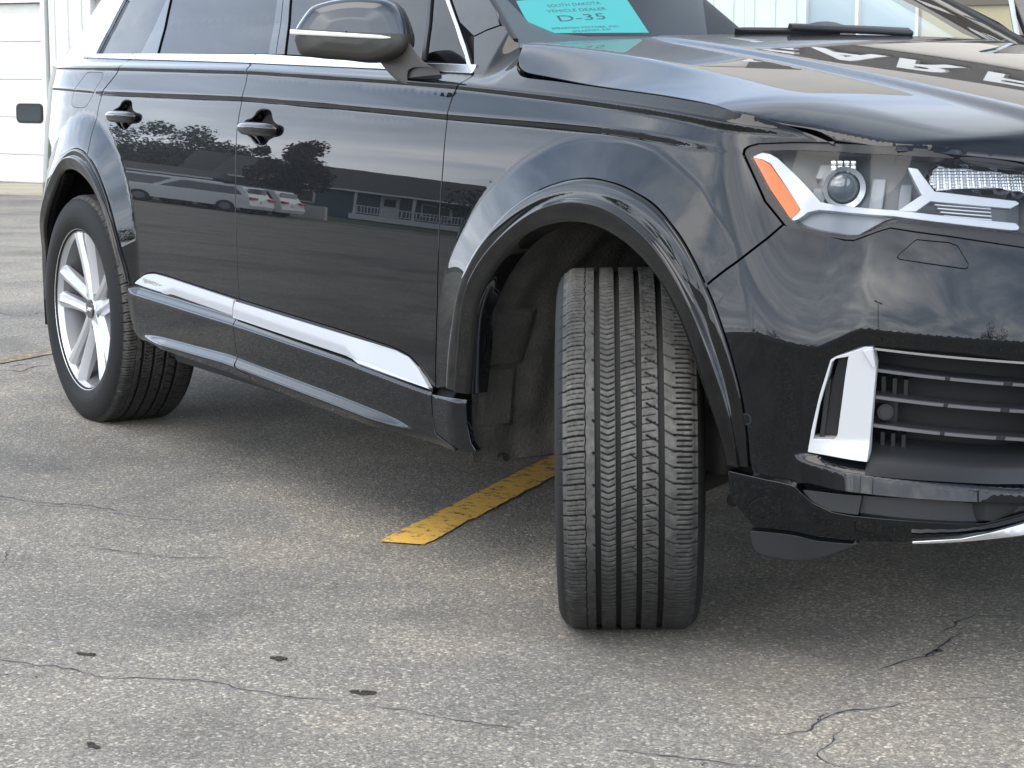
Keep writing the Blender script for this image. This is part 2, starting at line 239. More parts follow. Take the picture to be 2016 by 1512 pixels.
CRACKS=[([(-0.415, -2.104), (-0.39, -2.081), (-0.363, -2.059), (-0.328, -2.045), (-0.296, -2.002), (-0.247, -1.976), (-0.173, -1.952), (-0.121, -1.874), (-0.067, -1.808), (-0.024, -1.769), (0.03, -1.757), (0.064, -1.73), (0.132, -1.694), (0.173, -1.641), (0.206, -1.616)], 0.0045, 0), ([(0.243, -1.598), (0.313, -1.541), (0.358, -1.524), (0.406, -1.499), (0.486, -1.441), (0.52, -1.42)], 0.0035, 0), ([(-1.963, -1.628), (-1.925, -1.597), (-1.895, -1.579), (-1.789, -1.543), (-1.714, -1.456), (-1.616, -1.399), (-1.547, -1.376)], 0.006, 0), ([(-1.937, -1.636), (-1.869, -1.587), (-1.764, -1.551), (-1.689, -1.464), (-1.589, -1.409), (-1.447, -1.345), (-1.397, -1.28), (-1.319, -1.243)], 0.014, 1), ([(-0.309, -2.127), (-0.296, -2.111), (-0.273, -2.093)], 0.005, 0), ([(-0.246, -2.062), (-0.235, -2.053)], 0.006, 0), ([(-1.116, -1.853), (-1.266, -1.786), (-1.34, -1.756)], 0.003, 0), ([(-1.257, -1.618), (-1.158, -1.557), (-1.005, -1.455), (-0.947, -1.349)], 0.004, 0), ([(0.454, -0.086), (0.442, -0.1), (0.406, -0.141), (0.382, -0.173), (0.378, -0.205), (0.39, -0.24), (0.415, -0.276), (0.429, -0.314), (0.444, -0.365)], 0.008, 0), ([(0.378, -0.205), (0.357, -0.221), (0.348, -0.26), (0.336, -0.29)], 0.005, 0), ([(0.465, -0.301), (0.489, -0.365), (0.519, -0.416), (0.557, -0.48), (0.552, -0.51), (0.552, -0.543), (0.561, -0.583), (0.568, -0.611), (0.572, -0.644)], 0.008, 0), ([(0.522, -0.425), (0.53, -0.455), (0.55, -0.491)], 0.01, 0), ([(0.754, -0.708), (0.756, -0.76), (0.746, -0.816), (0.728, -0.856), (0.74, -0.906), (0.753, -0.931), (0.765, -0.955), (0.785, -0.977), (0.781, -1.016), (0.78, -1.039), (0.763, -1.067)], 0.006, 0), ([(0.724, -0.891), (0.73, -0.911), (0.753, -0.941)], 0.008, 0), ([(0.8, -0.919), (0.871, -1.017), (0.884, -1.056), (0.91, -1.073), (0.943, -1.069), (0.972, -1.054)], 0.004, 0), ([(0.687, -1.349), (0.726, -1.312), (0.768, -1.277), (0.81, -1.243), (0.84, -1.218), (0.863, -1.21), (0.904, -1.162)], 0.0045, 0), ([(0.81, -1.243), (0.843, -1.264)], 0.005, 0), ([(-0.017, -0.392), (0.005, -0.356), (0.038, -0.372)], 0.008, 0), ([(0.754, -0.708), (0.784, -0.622), (0.826, -0.531), (0.825, -0.482)], 0.012, 1), ([(0.834, -0.577), (0.87, -0.541)], 0.006, 0), ([(-6.167, -0.272), (-6.109, -0.277), (-5.982, -0.267), (-5.92, -0.212), (-6.036, -0.104), (-6.049, -0.074), (-6.052, -0.028)], 0.012, 0), ([(-4.247, -0.875), (-4.238, -0.827), (-4.168, -0.808), (-4.274, -0.717), (-4.289, -0.639)], 0.014, 0), ([(-4.294, -0.819), (-4.374, -0.747), (-4.313, -0.714)], 0.008, 0), ([(-10.795, 1.201), (-10.773, 1.307), (-10.628, 1.372)], 0.01, 0)]
SCRAPS=[(-0.109, -1.603), (-0.332, -1.921), (0.204, -2.106), (0.182, -1.566)]
SIGN=dict(k0=13.25,k1=25.5,z0=6.5,z1=8.35,kA=14.6,step=1.06,size=1.25)
PLAC=dict(corners=[(-0.9198,.262),(-0.6029,.2416),(-0.6208,.06),(-0.8814,.0705)],outline=[(-0.9208,0.259),(-0.7949,0.2766),(-0.5948,0.2639),(-0.5964,0.2355),(-0.6202,0.0613),(-0.8819,0.0692),(-0.9043,0.083),(-0.9231,0.1185),(-0.9263,0.1626)],
 lines=[('SOUTH DAKOTA',(-0.8423,0.2248),(-0.6822,0.236),.021),('VEHICLE DEALER',(-0.8546,0.1936),(-0.6808,0.2017),.021),('D-35',(-0.8375,0.1487),(-0.7026,0.1586),.046),('SPEARFISH MOTORS, INC.',(-0.874,0.0936),(-0.685,0.1011),.014),('SPEARFISH, S.D.',(-0.8243,0.0757),(-0.7142,0.0865),.014)])
WIPER=(-.40,-.06,.016,.012,.21,.0)
# ------------------------------------------------------------------ mesh helpers
def link(o,parent=None):
    COL.objects.link(o)
    if parent is not None: o.parent=parent
    return o
def empty(name,loc=(0,0,0),parent=None):
    o=bpy.data.objects.new(name,None); o.location=loc; o.empty_display_size=.2; return link(o,parent)
def tag(o,label=None,cat=None,group=None,kind=None):
    for k,v in (('label',label),('category',cat),('group',group),('kind',kind)):
        if v: o[k]=v
    return o
def npmesh(name,V,F,mat,parent=None,nor=None,smooth=True,link_it=True,attr=None):
    V=np.asarray(V,float); me=bpy.data.meshes.new(name)
    me.vertices.add(len(V)); me.vertices.foreach_set('co',V.ravel())
    if isinstance(F,np.ndarray):
        k=F.shape[1]; nf=len(F); idx=F.ravel(); st=np.arange(nf)*k; tot=np.full(nf,k)
    else:
        tot=np.array([len(f) for f in F]); st=np.r_[0,np.cumsum(tot)[:-1]]; idx=np.concatenate([np.asarray(f) for f in F]); nf=len(F)
    me.loops.add(len(idx)); me.loops.foreach_set('vertex_index',idx.astype(np.int32))
    me.polygons.add(nf); me.polygons.foreach_set('loop_start',st.astype(np.int32)); me.polygons.foreach_set('loop_total',tot.astype(np.int32))
    me.polygons.foreach_set('use_smooth',np.full(nf,bool(smooth)))
    me.update(calc_edges=True); me.validate(clean_customdata=False)
    if attr is not None:
        a=me.attributes.new('wear_tone','FLOAT','POINT'); a.data.foreach_set('value',np.asarray(attr,np.float32))
    if nor is not None: me.normals_split_custom_set_from_vertices([tuple(n) for n in nor])
    for m in (mat if isinstance(mat,(list,tuple)) else [mat]):
        if m is not None: me.materials.append(m)
    o=bpy.data.objects.new(name,me)
    return link(o,parent) if link_it else o
def autosmooth(o,deg=35):
    me=o.data; bm=bmesh.new(); bm.from_mesh(me)
    for f in bm.faces: f.smooth=True
    for e in bm.edges: e.smooth=not(len(e.link_faces)==2 and e.calc_face_angle(0)>R(deg))
    bm.to_mesh(me); bm.free(); return o
def bmo(name,bm,mat,parent=None,smooth=35,recalc=True):
    if recalc: bmesh.ops.recalc_face_normals(bm,faces=bm.faces)
    me=bpy.data.meshes.new(name); bm.to_mesh(me); bm.free()
    for m in (mat if isinstance(mat,(list,tuple)) else [mat]): me.materials.append(m)
    o=bpy.data.objects.new(name,me); link(o,parent)
    if smooth: autosmooth(o,smooth)
    return o
def add_box(bm,c,s,rz=0,bev=0,M=None):
    r=bmesh.ops.create_cube(bm,size=1); vs=r['verts']
    m=Matrix.Translation(c)@Matrix.Rotation(rz,4,'Z')@Matrix.Diagonal((*s,1))
    if M is not None: m=M@m
    bmesh.ops.transform(bm,matrix=m,verts=vs)
    if bev>0:
        es=list({e for v in vs for e in v.link_edges}); bmesh.ops.bevel(bm,geom=es,offset=bev,segments=2,affect='EDGES',profile=.6)
def add_cyl(bm,p,q,r1,r2=None,n=24,caps=True):
    p,q=Vector(p),Vector(q); d=q-p; r2=r1 if r2 is None else r2
    m=Matrix.Translation((p+q)/2)@d.to_track_quat('Z','Y').to_matrix().to_4x4()
    bmesh.ops.create_cone(bm,cap_ends=caps,segments=n,radius1=r1,radius2=r2,depth=d.length,matrix=m)
def grid_faces(n,m,wrap_n=False,wrap_m=False):
    i=np.arange(n if wrap_n else n-1); j=np.arange(m if wrap_m else m-1); I,J=np.meshgrid(i,j,indexing='ij')
    a=I*m+J; b=((I+1)%n)*m+J; c=((I+1)%n)*m+(J+1)%m; d=I*m+(J+1)%m
    return np.stack([a.ravel(),b.ravel(),c.ravel(),d.ravel()],1)
def loft(name,rows,mat,parent=None,smooth=True,flip=False,wrap_m=False,sharp=None):
    rows=[np.asarray(r,float) for r in rows]; n,m=len(rows),len(rows[0]); F=grid_faces(n,m,False,wrap_m)
    if flip: F=F[:,::-1]
    o=npmesh(name,np.concatenate(rows),F.copy(),mat,parent,smooth=smooth)
    if sharp: autosmooth(o,sharp)
    return o
def resamp(L,n):
    L=np.asarray(L,float); t=np.r_[0,np.cumsum(np.linalg.norm(np.diff(L,axis=0),axis=1))]; T=np.linspace(0,t[-1],n)
    return np.stack([np.interp(T,t,L[:,i]) for i in range(L.shape[1])],1)
def fair(L,n,k=3,it=2):
    L=resamp(L,n)
    for _ in range(it*k):
        L[1:-1]=.25*L[:-2]+.5*L[1:-1]+.25*L[2:]
    return L
def dens(L,res):
    out=[]; L=np.asarray(L,float)
    for i in range(len(L)):
        a,b=L[i],L[(i+1)%len(L)]; k=max(1,int(np.ceil(np.linalg.norm(b-a)/res)))
        for j in range(k): out.append(a+(b-a)*j/k)
    return np.array(out)
def area2(L): x,y=L[:,0],L[:,1]; return .5*np.sum(x*np.roll(y,-1)-np.roll(x,-1)*y)
def inpoly(P,L):
    x,y=P[:,0],P[:,1]; c=np.zeros(len(P),bool); n=len(L); j=n-1
    for i in range(n):
        a,b=L[i],L[j]
        if a[1]!=b[1]:
            c^=((a[1]>y)!=(b[1]>y))&(x<(b[0]-a[0])*(y-a[1])/(b[1]-a[1])+a[0])
        j=i
    return c
def edist(P,L):
    d=np.full(len(P),1e9); M=np.roll(L,-1,0)
    for a,b in zip(L,M):
        ab=b-a; t=np.clip(((P-a)@ab)/(ab@ab+1e-15),0,1); d=np.minimum(d,np.linalg.norm(P-a-t[:,None]*ab,axis=1))
    return d
def inset(L,g):
    if area2(L)<0: L=L[::-1]
    e=np.roll(L,-1,0)-L; e/=np.linalg.norm(e,axis=1)[:,None]+1e-12; n=np.stack([-e[:,1],e[:,0]],1); b=n+np.roll(n,1,0)
    b/=np.linalg.norm(b,axis=1)[:,None]+1e-9; c=np.maximum(.5,np.sum(b*n,1)); return L+b*(g/c)[:,None]
FEATS=[zc_,zl_,zk_,zbt_,zbb_,zA_,zB_,zC_,zD_,zE_]
FOFF=np.array([-.016,-.012,-.008,-.004,0,.004,.008])
def panel(name,poly,mat,parent=None,holes=(),off=0.0,res=.016,hem=.014,gap=.0028,bev=.0012,feats=True,surf=None,surfn=None,both=False,inner=None,dres=None):
    surf=surf or skin; surfn=surfn or skin_n
    L=inset(dens(poly,dres or res*.6),gap); loops=[L]
    for h in holes:
        H=dens(h,res*.5); H=H if area2(H)>0 else H[::-1]
        loops.append(inset(H,-.0005)[::-1])
    s0,z0=L.min(0); s1,z1=L.max(0)
    pts=[]
    for i,s in enumerate(np.arange(s0+res*.5,s1,res)):
        u=np.arange(z0+res*(.25+.5*(i%2)),z1,res)
        if feats:
            fv=[]
            for f in FEATS:
                zf=float(f(s))
                if z0-.03<zf<z1+.03: fv.append(zf+FOFF)
            if fv:
                fv=np.sort(np.concatenate(fv)); fv=fv[np.r_[True,np.diff(fv)>.0025]]
                u=u[np.min(np.abs(u[:,None]-fv[None]),1)>res*.4]; u=np.r_[u,fv]
        pts.append(np.stack([np.full(len(u),s),u],1))
    Q=np.concatenate(pts) if pts else np.zeros((0,2))
    if inner is not None: Q=np.concatenate([Q,inner])
    keep=inpoly(Q,L)
    for h in loops[1:]: keep&=~inpoly(Q,h)
    Q=Q[keep]
    if len(Q):
        d=np.full(len(Q),1e9)
        for l in loops: d=np.minimum(d,edist(Q,l))
        Q=Q[d>(res*.22 if inner is None else .0022)]
    P=np.concatenate(loops+[Q]); E=[]; k=0
    for l in loops: E+=[(k+i,k+(i+1)%len(l)) for i in range(len(l))]; k+=len(l)
    ctr=P.mean(0); r=delaunay_2d_cdt([Vector(p-ctr) for p in P],E,[],0,1e-7)
    V2=np.array([tuple(v) for v in r[0]])+ctr; T=np.array([tuple(f) for f in r[2]])
    C=V2[T].mean(1); ok=inpoly(C,L)
    for h in loops[1:]: ok&=~inpoly(C,h)
    T=T[ok]
    a=V2[T]; ar=(a[:,1,0]-a[:,0,0])*(a[:,2,1]-a[:,0,1])-(a[:,2,0]-a[:,0,0])*(a[:,1,1]-a[:,0,1]); T=np.where((ar<0)[:,None],T[:,::-1],T); T=T[np.abs(ar)>1e-12]
    o_=off(V2[:,0],V2[:,1]) if callable(off) else off
    V=surf(V2[:,0],V2[:,1],o_)
    if callable(off):
        e=.0015; f=lambda s,z: surf(s,z,off(s,z)); du=f(V2[:,0]+e,V2[:,1])-f(V2[:,0]-e,V2[:,1]); dv=f(V2[:,0],V2[:,1]+e)-f(V2[:,0],V2[:,1]-e)
        Nn=np.cross(du,dv); Nn/=np.linalg.norm(Nn,axis=1)[:,None]
    else: Nn=surfn(V2[:,0],V2[:,1],o_)
    # hem: a small rounded edge, then a wall going in
    ed={}
    for t in T:
        for i in range(3): ed[(t[i],t[(i+1)%3])]=1
    B=[e for e in ed if (e[1],e[0]) not in ed]
    if hem>0 and B:
        O=np.zeros_like(V)
        for i,j in B:
            o1=np.cross(V[j]-V[i],Nn[i]); o1/=np.linalg.norm(o1)+1e-12; O[i]+=o1; O[j]+=o1
        bi=np.array(sorted({i for e in B for i in e})); O[bi]/=np.linalg.norm(O[bi],axis=1)[:,None]+1e-9
        m=len(V); mp={b:k for k,b in enumerate(bi)}; nb=len(bi)
        r1=V[bi]+O[bi]*bev*.7-Nn[bi]*bev*.35; r2=V[bi]+O[bi]*bev-Nn[bi]*bev*1.2; r3=V[bi]+O[bi]*bev-Nn[bi]*hem
        n1=Nn[bi]*.7+O[bi]*.7; n1/=np.linalg.norm(n1,axis=1)[:,None]+1e-9
        V=np.concatenate([V,r1,r2,r3]); Nn=np.concatenate([Nn,n1,O[bi],O[bi]])
        F=[tuple(t) for t in T]
        for i,j in B:
            a_,b_=mp[i],mp[j]
            F.append((j,i,m+a_,m+b_)); F.append((m+b_,m+a_,m+nb+a_,m+nb+b_)); F.append((m+nb+b_,m+nb+a_,m+2*nb+a_,m+2*nb+b_))
    else: F=T
    return npmesh(name,V,F,mat,parent,nor=Nn)
def ribbon(name,path,w,h,mat,parent=None,closed=False,up=None,n=None):
    """square-section strip along a 3D path; up(i)->normal array"""
    P=np.asarray(path,float); T=np.gradient(P,axis=0); T/=np.linalg.norm(T,axis=1)[:,None]+1e-12
    U=np.asarray(up,float); S=np.cross(T,U); S/=np.linalg.norm(S,axis=1)[:,None]+1e-12
    w=np.broadcast_to(w,len(P))[:,None]; h=np.broadcast_to(h,len(P))[:,None]
    cs=[(-.5,-.5),(-.5,.25),(-.36,.5),(.36,.5),(.5,.25),(.5,-.5)]
    rows=np.stack([P+S*w*a+U*h*b for a,b in cs],1)
    V=rows.reshape(-1,3); F=[tuple(f) for f in grid_faces(len(P),6,closed,True)]
    if not closed: F+= [tuple(range(6)),tuple(range(len(V)-6,len(V)))[::-1]]
    o=npmesh(name,V,F,mat,parent); bm=bmesh.new(); bm.from_mesh(o.data); bmesh.ops.recalc_face_normals(bm,faces=bm.faces); bm.to_mesh(o.data); bm.free()
    return autosmooth(o,50)
def lathe(prof,n=96,axis='Y'):
    """prof: list of (r, a) ; axis along y. returns V,F"""
    pr=np.array(prof,float); t=np.linspace(0,2*np.pi,n,endpoint=False)
    V=np.stack([pr[None,:,0]*np.cos(t)[:,None],np.broadcast_to(pr[None,:,1],(n,len(pr))),pr[None,:,0]*np.sin(t)[:,None]],-1).reshape(-1,3)
    return V,grid_faces(n,len(pr),True,False)
# ------------------------------------------------------------------ materials
def mat(name,col,rough=.5,metal=0,coat=0,coatr=.03,spec=.5,bump=0,bscale=60,var=0,vscale=8,ior=1.5,cior=1.5):
    m=bpy.data.materials.new(name); m.use_nodes=True; nt=m.node_tree; b=nt.nodes['Principled BSDF']
    b.inputs['Base Color'].default_value=(*col,1); b.inputs['Roughness'].default_value=rough; b.inputs['Metallic'].default_value=metal
    b.inputs['Coat Weight'].default_value=coat; b.inputs['Coat Roughness'].default_value=coatr; b.inputs['Specular IOR Level'].default_value=spec; b.inputs['IOR'].default_value=ior; b.inputs['Coat IOR'].default_value=cior
    if var or bump:
        tc=nt.nodes.new('ShaderNodeTexCoord')
        if var:
            n=nt.nodes.new('ShaderNodeTexNoise'); n.inputs['Scale'].default_value=vscale; n.inputs['Detail'].default_value=6; n.inputs['Roughness'].default_value=.65; nt.links.new(tc.outputs['Object'],n.inputs[0])
            mr=nt.nodes.new('ShaderNodeMapRange'); mr.inputs[1].default_value=.3; mr.inputs[2].default_value=.7; mr.inputs[3].default_value=1-var; mr.inputs[4].default_value=1+var; nt.links.new(n.outputs[0],mr.inputs[0])
            mx=nt.nodes.new('ShaderNodeMix'); mx.data_type='RGBA'; mx.blend_type='MULTIPLY'; mx.inputs[0].default_value=1; mx.inputs[6].default_value=(*col,1); nt.links.new(mr.outputs[0],mx.inputs[7]); nt.links.new(mx.outputs[2],b.inputs['Base Color'])
        if bump:
            n=nt.nodes.new('ShaderNodeTexNoise'); n.inputs['Scale'].default_value=bscale; n.inputs['Detail'].default_value=4; nt.links.new(tc.outputs['Object'],n.inputs[0])
            bp=nt.nodes.new('ShaderNodeBump'); bp.inputs['Strength'].default_value=bump; bp.inputs['Distance'].default_value=.01; nt.links.new(n.outputs[0],bp.inputs['Height']); nt.links.new(bp.outputs[0],b.inputs['Normal'])
    return m
def glass(name,tint,ior=1.5,rough=0.0,refl=1.0):
    m=bpy.data.materials.new(name); m.use_nodes=True; nt=m.node_tree; nt.nodes.clear(); N=nt.nodes.new
    o=N('ShaderNodeOutputMaterial'); mx=N('ShaderNodeMixShader'); t=N('ShaderNodeBsdfTransparent'); g=N('ShaderNodeBsdfGlossy'); f=N('ShaderNodeFresnel')
    t.inputs[0].default_value=(*tint,1); g.inputs['Roughness'].default_value=rough; f.inputs[0].default_value=ior
    nt.links.new(f.outputs[0],mx.inputs[0]); nt.links.new(t.outputs[0],mx.inputs[1]); nt.links.new(g.outputs[0],mx.inputs[2]); nt.links.new(mx.outputs[0],o.inputs[0]); return m
M={}
M['cap']=mat('mirror_cap_paint',(.016,.022,.032),.4,coat=1,coatr=.16,spec=.1,cior=1.6)
M['mirror_plastic']=mat('mirror_grey_plastic',(.038,.036,.033),.42,bump=.1,bscale=900)
M['paint']=mat('car_paint',(.0010,.0019,.0032),.4,metal=0,coat=1,coatr=.006,spec=.02,cior=1.48)
M['gloss']=mat('gloss_black',(.0015,.0018,.0022),.4,coat=1,coatr=.012,spec=.02)
M['plastic']=mat('textured_black_plastic',(.016,.017,.019),.5,bump=.15,bscale=900)
M['grey_plastic']=mat('grey_plastic',(.013,.0145,.0165),.42)
M['seal']=mat('rubber_seal',(.008,.008,.009),.45)
M['inner']=mat('dark_inner_body',(.004,.004,.005),.9)
M['silver']=mat('satin_silver_trim',(.47,.49,.52),.34,metal=.3)
M['whitesilver']=mat('bright_satin_bezel',(.52,.53,.55),.42,metal=.15)
M['chrome']=mat('bright_chrome',(.84,.86,.88),.10,metal=1)
M['chrome_satin']=mat('satin_chrome',(.72,.74,.76),.25,metal=1)
M['slat']=mat('dull_chrome_slat',(.30,.32,.35),.3,metal=.9)
M['rim']=mat('silver_alloy',(.56,.57,.59),.30,metal=.5,coat=.5)
M['rim_in']=mat('dull_alloy',(.20,.20,.21),.5,metal=.6)
M['liner']=mat('dusty_wheel_liner',(.05,.047,.042),.9,var=.4,vscale=9,bump=.5,bscale=120)
M['under']=mat('underbody',(.012,.012,.012),.8)
M['amber']=mat('amber_reflector',(.95,.15,.0),.4,coat=.2,bump=.2,bscale=300)
M['housing']=mat('lamp_housing_black',(.085,.095,.11),.25)
M['housing2']=mat('lamp_housing_grey',(.17,.19,.215),.35,metal=.1)
M['drl']=mat('lamp_light_guide',(.48,.51,.55),.22,metal=.15,coat=1)
_nt=M['paint'].node_tree; _tc=_nt.nodes.new('ShaderNodeTexCoord'); _n=_nt.nodes.new('ShaderNodeTexNoise'); _n.inputs['Scale'].default_value=7; _n.inputs['Detail'].default_value=2; _b=_nt.nodes.new('ShaderNodeBump'); _b.inputs['Strength'].default_value=.05; _b.inputs['Distance'].default_value=.001
_nt.links.new(_tc.outputs['Object'],_n.inputs[0]); _nt.links.new(_n.outputs[0],_b.inputs['Height']); _nt.links.new(_b.outputs[0],_nt.nodes['Principled BSDF'].inputs['Coat Normal'])
M['tint']=glass('tinted_glass',(.07,.08,.09),1.5)
M['glass']=glass('windscreen_glass',(.80,.88,.87),1.52)
M['clear']=glass('clear_lens',(.95,.96,.97),1.36)
M['seat']=mat('black_leather',(.02,.02,.022),.45)
M['dash']=mat('dashboard_grey',(.045,.05,.058),.55)
# ------------------------------------------------------------------ the dark SUV
D={k:np.array(v) for k,v in DATA.items()}
suv=tag(empty('suv',(0,0,0)),'dark blue-black SUV with its front wheel turned towards the viewer','SUV')
RIGHT=[]           # parts of the right side that the left side repeats
def part(o): RIGHT.append(o); return o
cat=lambda *a: np.concatenate([np.atleast_2d(np.array(x,float)) for x in a])
def curve(f,a,b,n=40): s=np.linspace(a,b,n); return np.stack([s,f(s)],1)
def xy(L,off=0): return skin(L[:,0],L[:,1],off)
# rear arch outlines go on behind the wheel
Ro=cat(D['Rout'][:-2],[(-3.13,.858),(-3.25,.775),(-3.35,.675),(-3.44,.55),(-3.49,.43),(-3.50,.36)])
Rc=cat(D['Rcrest'][:-2],[(-3.20,.80),(-3.30,.715),(-3.39,.60),(-3.45,.48),(-3.465,.36)])
Rp=cat(D['Ropen'][:-2],[(-3.16,.775),(-3.26,.695),(-3.34,.60),(-3.40,.49),(-3.425,.36)])
Ro,Rc,Rp=[fair(a,80) for a in (Ro,Rc,Rp)]; Fo,Fc,Fp=[fair(D[k],110) for k in ('Fout','Fcrest','Fopen')]
Fo[-22:,0]+=np.linspace(0,.010,22)
gA,gA2,gB,gB2,gC=[fair(D[k],60,2,2) for k in ('gapA','gapA2','gapB','gapB2','gapC')]
belt=fair(D['chrome_bot'],80,3,3)
bz=lambda s: np.interp(s,belt[:,0],belt[:,1])
gA[0]=(gA[0,0],bz(gA[0,0])-.001); gB[0]=(gB[0,0],bz(gB[0,0])-.001); gC[0]=(gC[0,0],bz(gC[0,0])-.001)
zb_=lambda s: zA_(s)
zFl=lambda s: zF_(s)
def between(f,a,b,n=50): s=np.linspace(a,b,n); return np.stack([s,np.array([float(f(x)) for x in s])],1)
# ---- front door
recF,recR=fair(cat(D['recF'],D['recF'][:1]),50,1,1)[:-1],fair(cat(D['recR'],D['recR'][:1]),50,1,1)[:-1]
bF=float(gA[-1,0]); bB=float(gB[-1,0])
front_door=part(panel('front_door',cat(gA,between(zb_,bF-.003,bB,60),gB[::-1],between(bz,gB[0,0],gA[0,0],40)[1:-1]),M['paint'],suv,holes=[recF]))
rear_edge=Ro[Ro[:,1]<gC[-1,1]-.004]; rear_edge=rear_edge[rear_edge[:,0]>gC[-1,0]-.05]
bl0=D['blade_rear']
rd_bot=cat([(-2.485,.500)],[(-2.478,.512),(-2.42,.536),(-2.385,.546),(-2.33,.554)],between(lambda s: max(zb_(s),.5) if s>-2.25 else np.interp(s,[-2.33,-2.25],[.554,float(zb_(-2.25))]),-2.30,bB,40))
rear_door=part(panel('rear_door',cat(gB,rd_bot[::-1],rear_edge,gC[::-1],between(bz,gC[0,0],gB[0,0],40)[1:-1]),M['paint'],suv,holes=[recR]))
for dr,a,b,nm in ((front_door,gA2,gB2,'f'),(rear_door,gB2,None,'r')):
    if nm=='f': pl=cat(between(zb_,b[0,0],-.60,60),a,between(zFl,a[-1,0],b[-1,0],40),b[::-1])
    else: pl=cat([(-2.52,.49),(-2.485,.497)],rd_bot[1:],a[1:],between(zFl,a[-1,0],-2.42,40),[(-2.47,.345),(-2.50,.36),(-2.525,.42)])
    panel('lower_door_trim',pl,M['paint'],dr,res=.008,feats=False)
def blade_off(br):
    sp=lambda x: .002*np.log1p(np.exp(np.clip(x/.002,-30,30)))
    return lambda s,z: .0125-.16*sp(z-br(s))-.05*sp(br(s)-z)
brk_r=lambda s: np.interp(s,[-2.5,-2.25,-2.20,-2.15,-1.7],[.49,.503,.512,.522,.507])
brk_f=lambda s: np.interp(s,[-1.71,-1.02,-.97,-.9,-.6],[.506,.479,.46,.44,.43])
bR=cat(D['blade_rear'][:-1],[(-1.709,.531)],[(-1.713,.486)],D['blade_low'][::-1][1:])
bFp=cat(D['blade_f'],D['blade_fl'][1:])
blade_r=panel('sill_blade',bR,M['silver'],rear_door,off=blade_off(brk_r),res=.006,hem=.012,gap=.001,feats=False)
blade_f=panel('sill_blade',bFp,M['silver'],front_door,off=blade_off(brk_f),res=.006,hem=.012,gap=.001,feats=False)
# ---- fender, sill extension
hl=D['hl_out']; bg=D['bgap']
fend_top=cat(D['apsplit'][::-1])
hlback=cat(hl[-3:][::-1][::-1])
fo_part=Fo[:np.argmin(np.hypot(*(Fo-bg[0]).T))+1]
hood_pt=hl[5]
fender_poly=cat(gA[::-1][:1]*1.0,gA[::-1][1:],D['apsplit'],D['wsedge'][:3][::-1],fair(D['shut'],90,2,2),hl[4:0:-1],hl[0:1],hl[-1:],hl[-2:-1],bg[::-1][1:],fo_part[::-1])
fender=part(panel('front_fender',fender_poly,M['paint'],suv,res=.0065,feats=False))
sx=D['sillx']; part(panel('sill_extension',cat(gA2[::-1][::-1]*0+gA2,[(-.43,.300)],sx[::-1]),M['paint'],suv,res=.02))
# ---- quarter panel, tail
fu=fair(cat(D['fuel'],D['fuel'][:1]),60,1,1)[:-1]
dl=cat(D['dlor'],[(-3.80,1.56)])
ra=Ro[(Ro[:,0]<gC[-1,0])]
quarter=part(panel('quarter_panel',cat(gC,ra[:-6],[(-3.56,.66),(-4.0,.72),(-4.0,1.66),(-3.83,1.64)],dl[::-1],between(bz,dl[0,0],gC[0,0],14)[1:-1]),M['paint'],suv,holes=[fu],res=.022))
panel('fuel_flap',fu,M['paint'],quarter,gap=.0022)
part(panel('rear_bumper',cat(ra[-6:],[(-3.54,.33),(-4.728,.33),(-4.728,.70),(-4.0,.715),(-3.56,.655)]),M['paint'],suv,res=.035))
part(panel('tailgate',[(-4.005,.725),(-4.728,.71),(-4.728,1.10),(-4.005,1.10)],M['paint'],suv,res=.04))
part(panel('tail_lamp',[(-3.99,.99),(-4.5,.99),(-4.5,1.09),(-3.99,1.10)],mat('red_tail_lamp',(.25,.01,.012),.15,coat=1),suv,off=.004,res=.04))
part(panel('rear_window',[(-4.1,1.14),(-4.728,1.14),(-4.728,1.56),(-4.1,1.58)],M['tint'],suv,off=-.01,res=.05))
# ---- arch trims
def arch(o,c,p,par):
    mix=lambda a,b,t:a*(1-t)+b*t
    n=len(o); rows=[(o+(o-c)*.02,-.008),(o,.0035),(mix(o,c,.05),.0052),(mix(o,c,.45),.0036),(mix(o,c,.80),.0016),(mix(o,c,.86),.0018),(mix(o,c,.93),.0042),(mix(o,c,.985),.0095),(mix(c,p,.05),.0115),(mix(c,p,.12),.0112),(mix(c,p,.22),.0100),(mix(c,p,.6),.0062),(mix(c,p,.92),.003),(p,.0005),(p+(p-c)*.06,-.008),(p+(p-c)*.06,-.05)]
    fine=[]
    for (a,oa),(b,ob) in zip(rows[:-1],rows[1:]):
        fine+= [(mix(a,b,t),oa*(1-t)+ob*t) for t in (0,.5)]
    fine.append(rows[-1])
    R_=[skin(a[:,0],a[:,1],q) for a,q in fine]
    return part(loft('wheel_arch_trim',R_,M['gloss'],par,flip=True))
arch(fair(Fo,110),fair(Fc,110),fair(Fp,110),suv); arch(fair(Ro,110),fair(Rc,110),fair(Rp,110),suv)
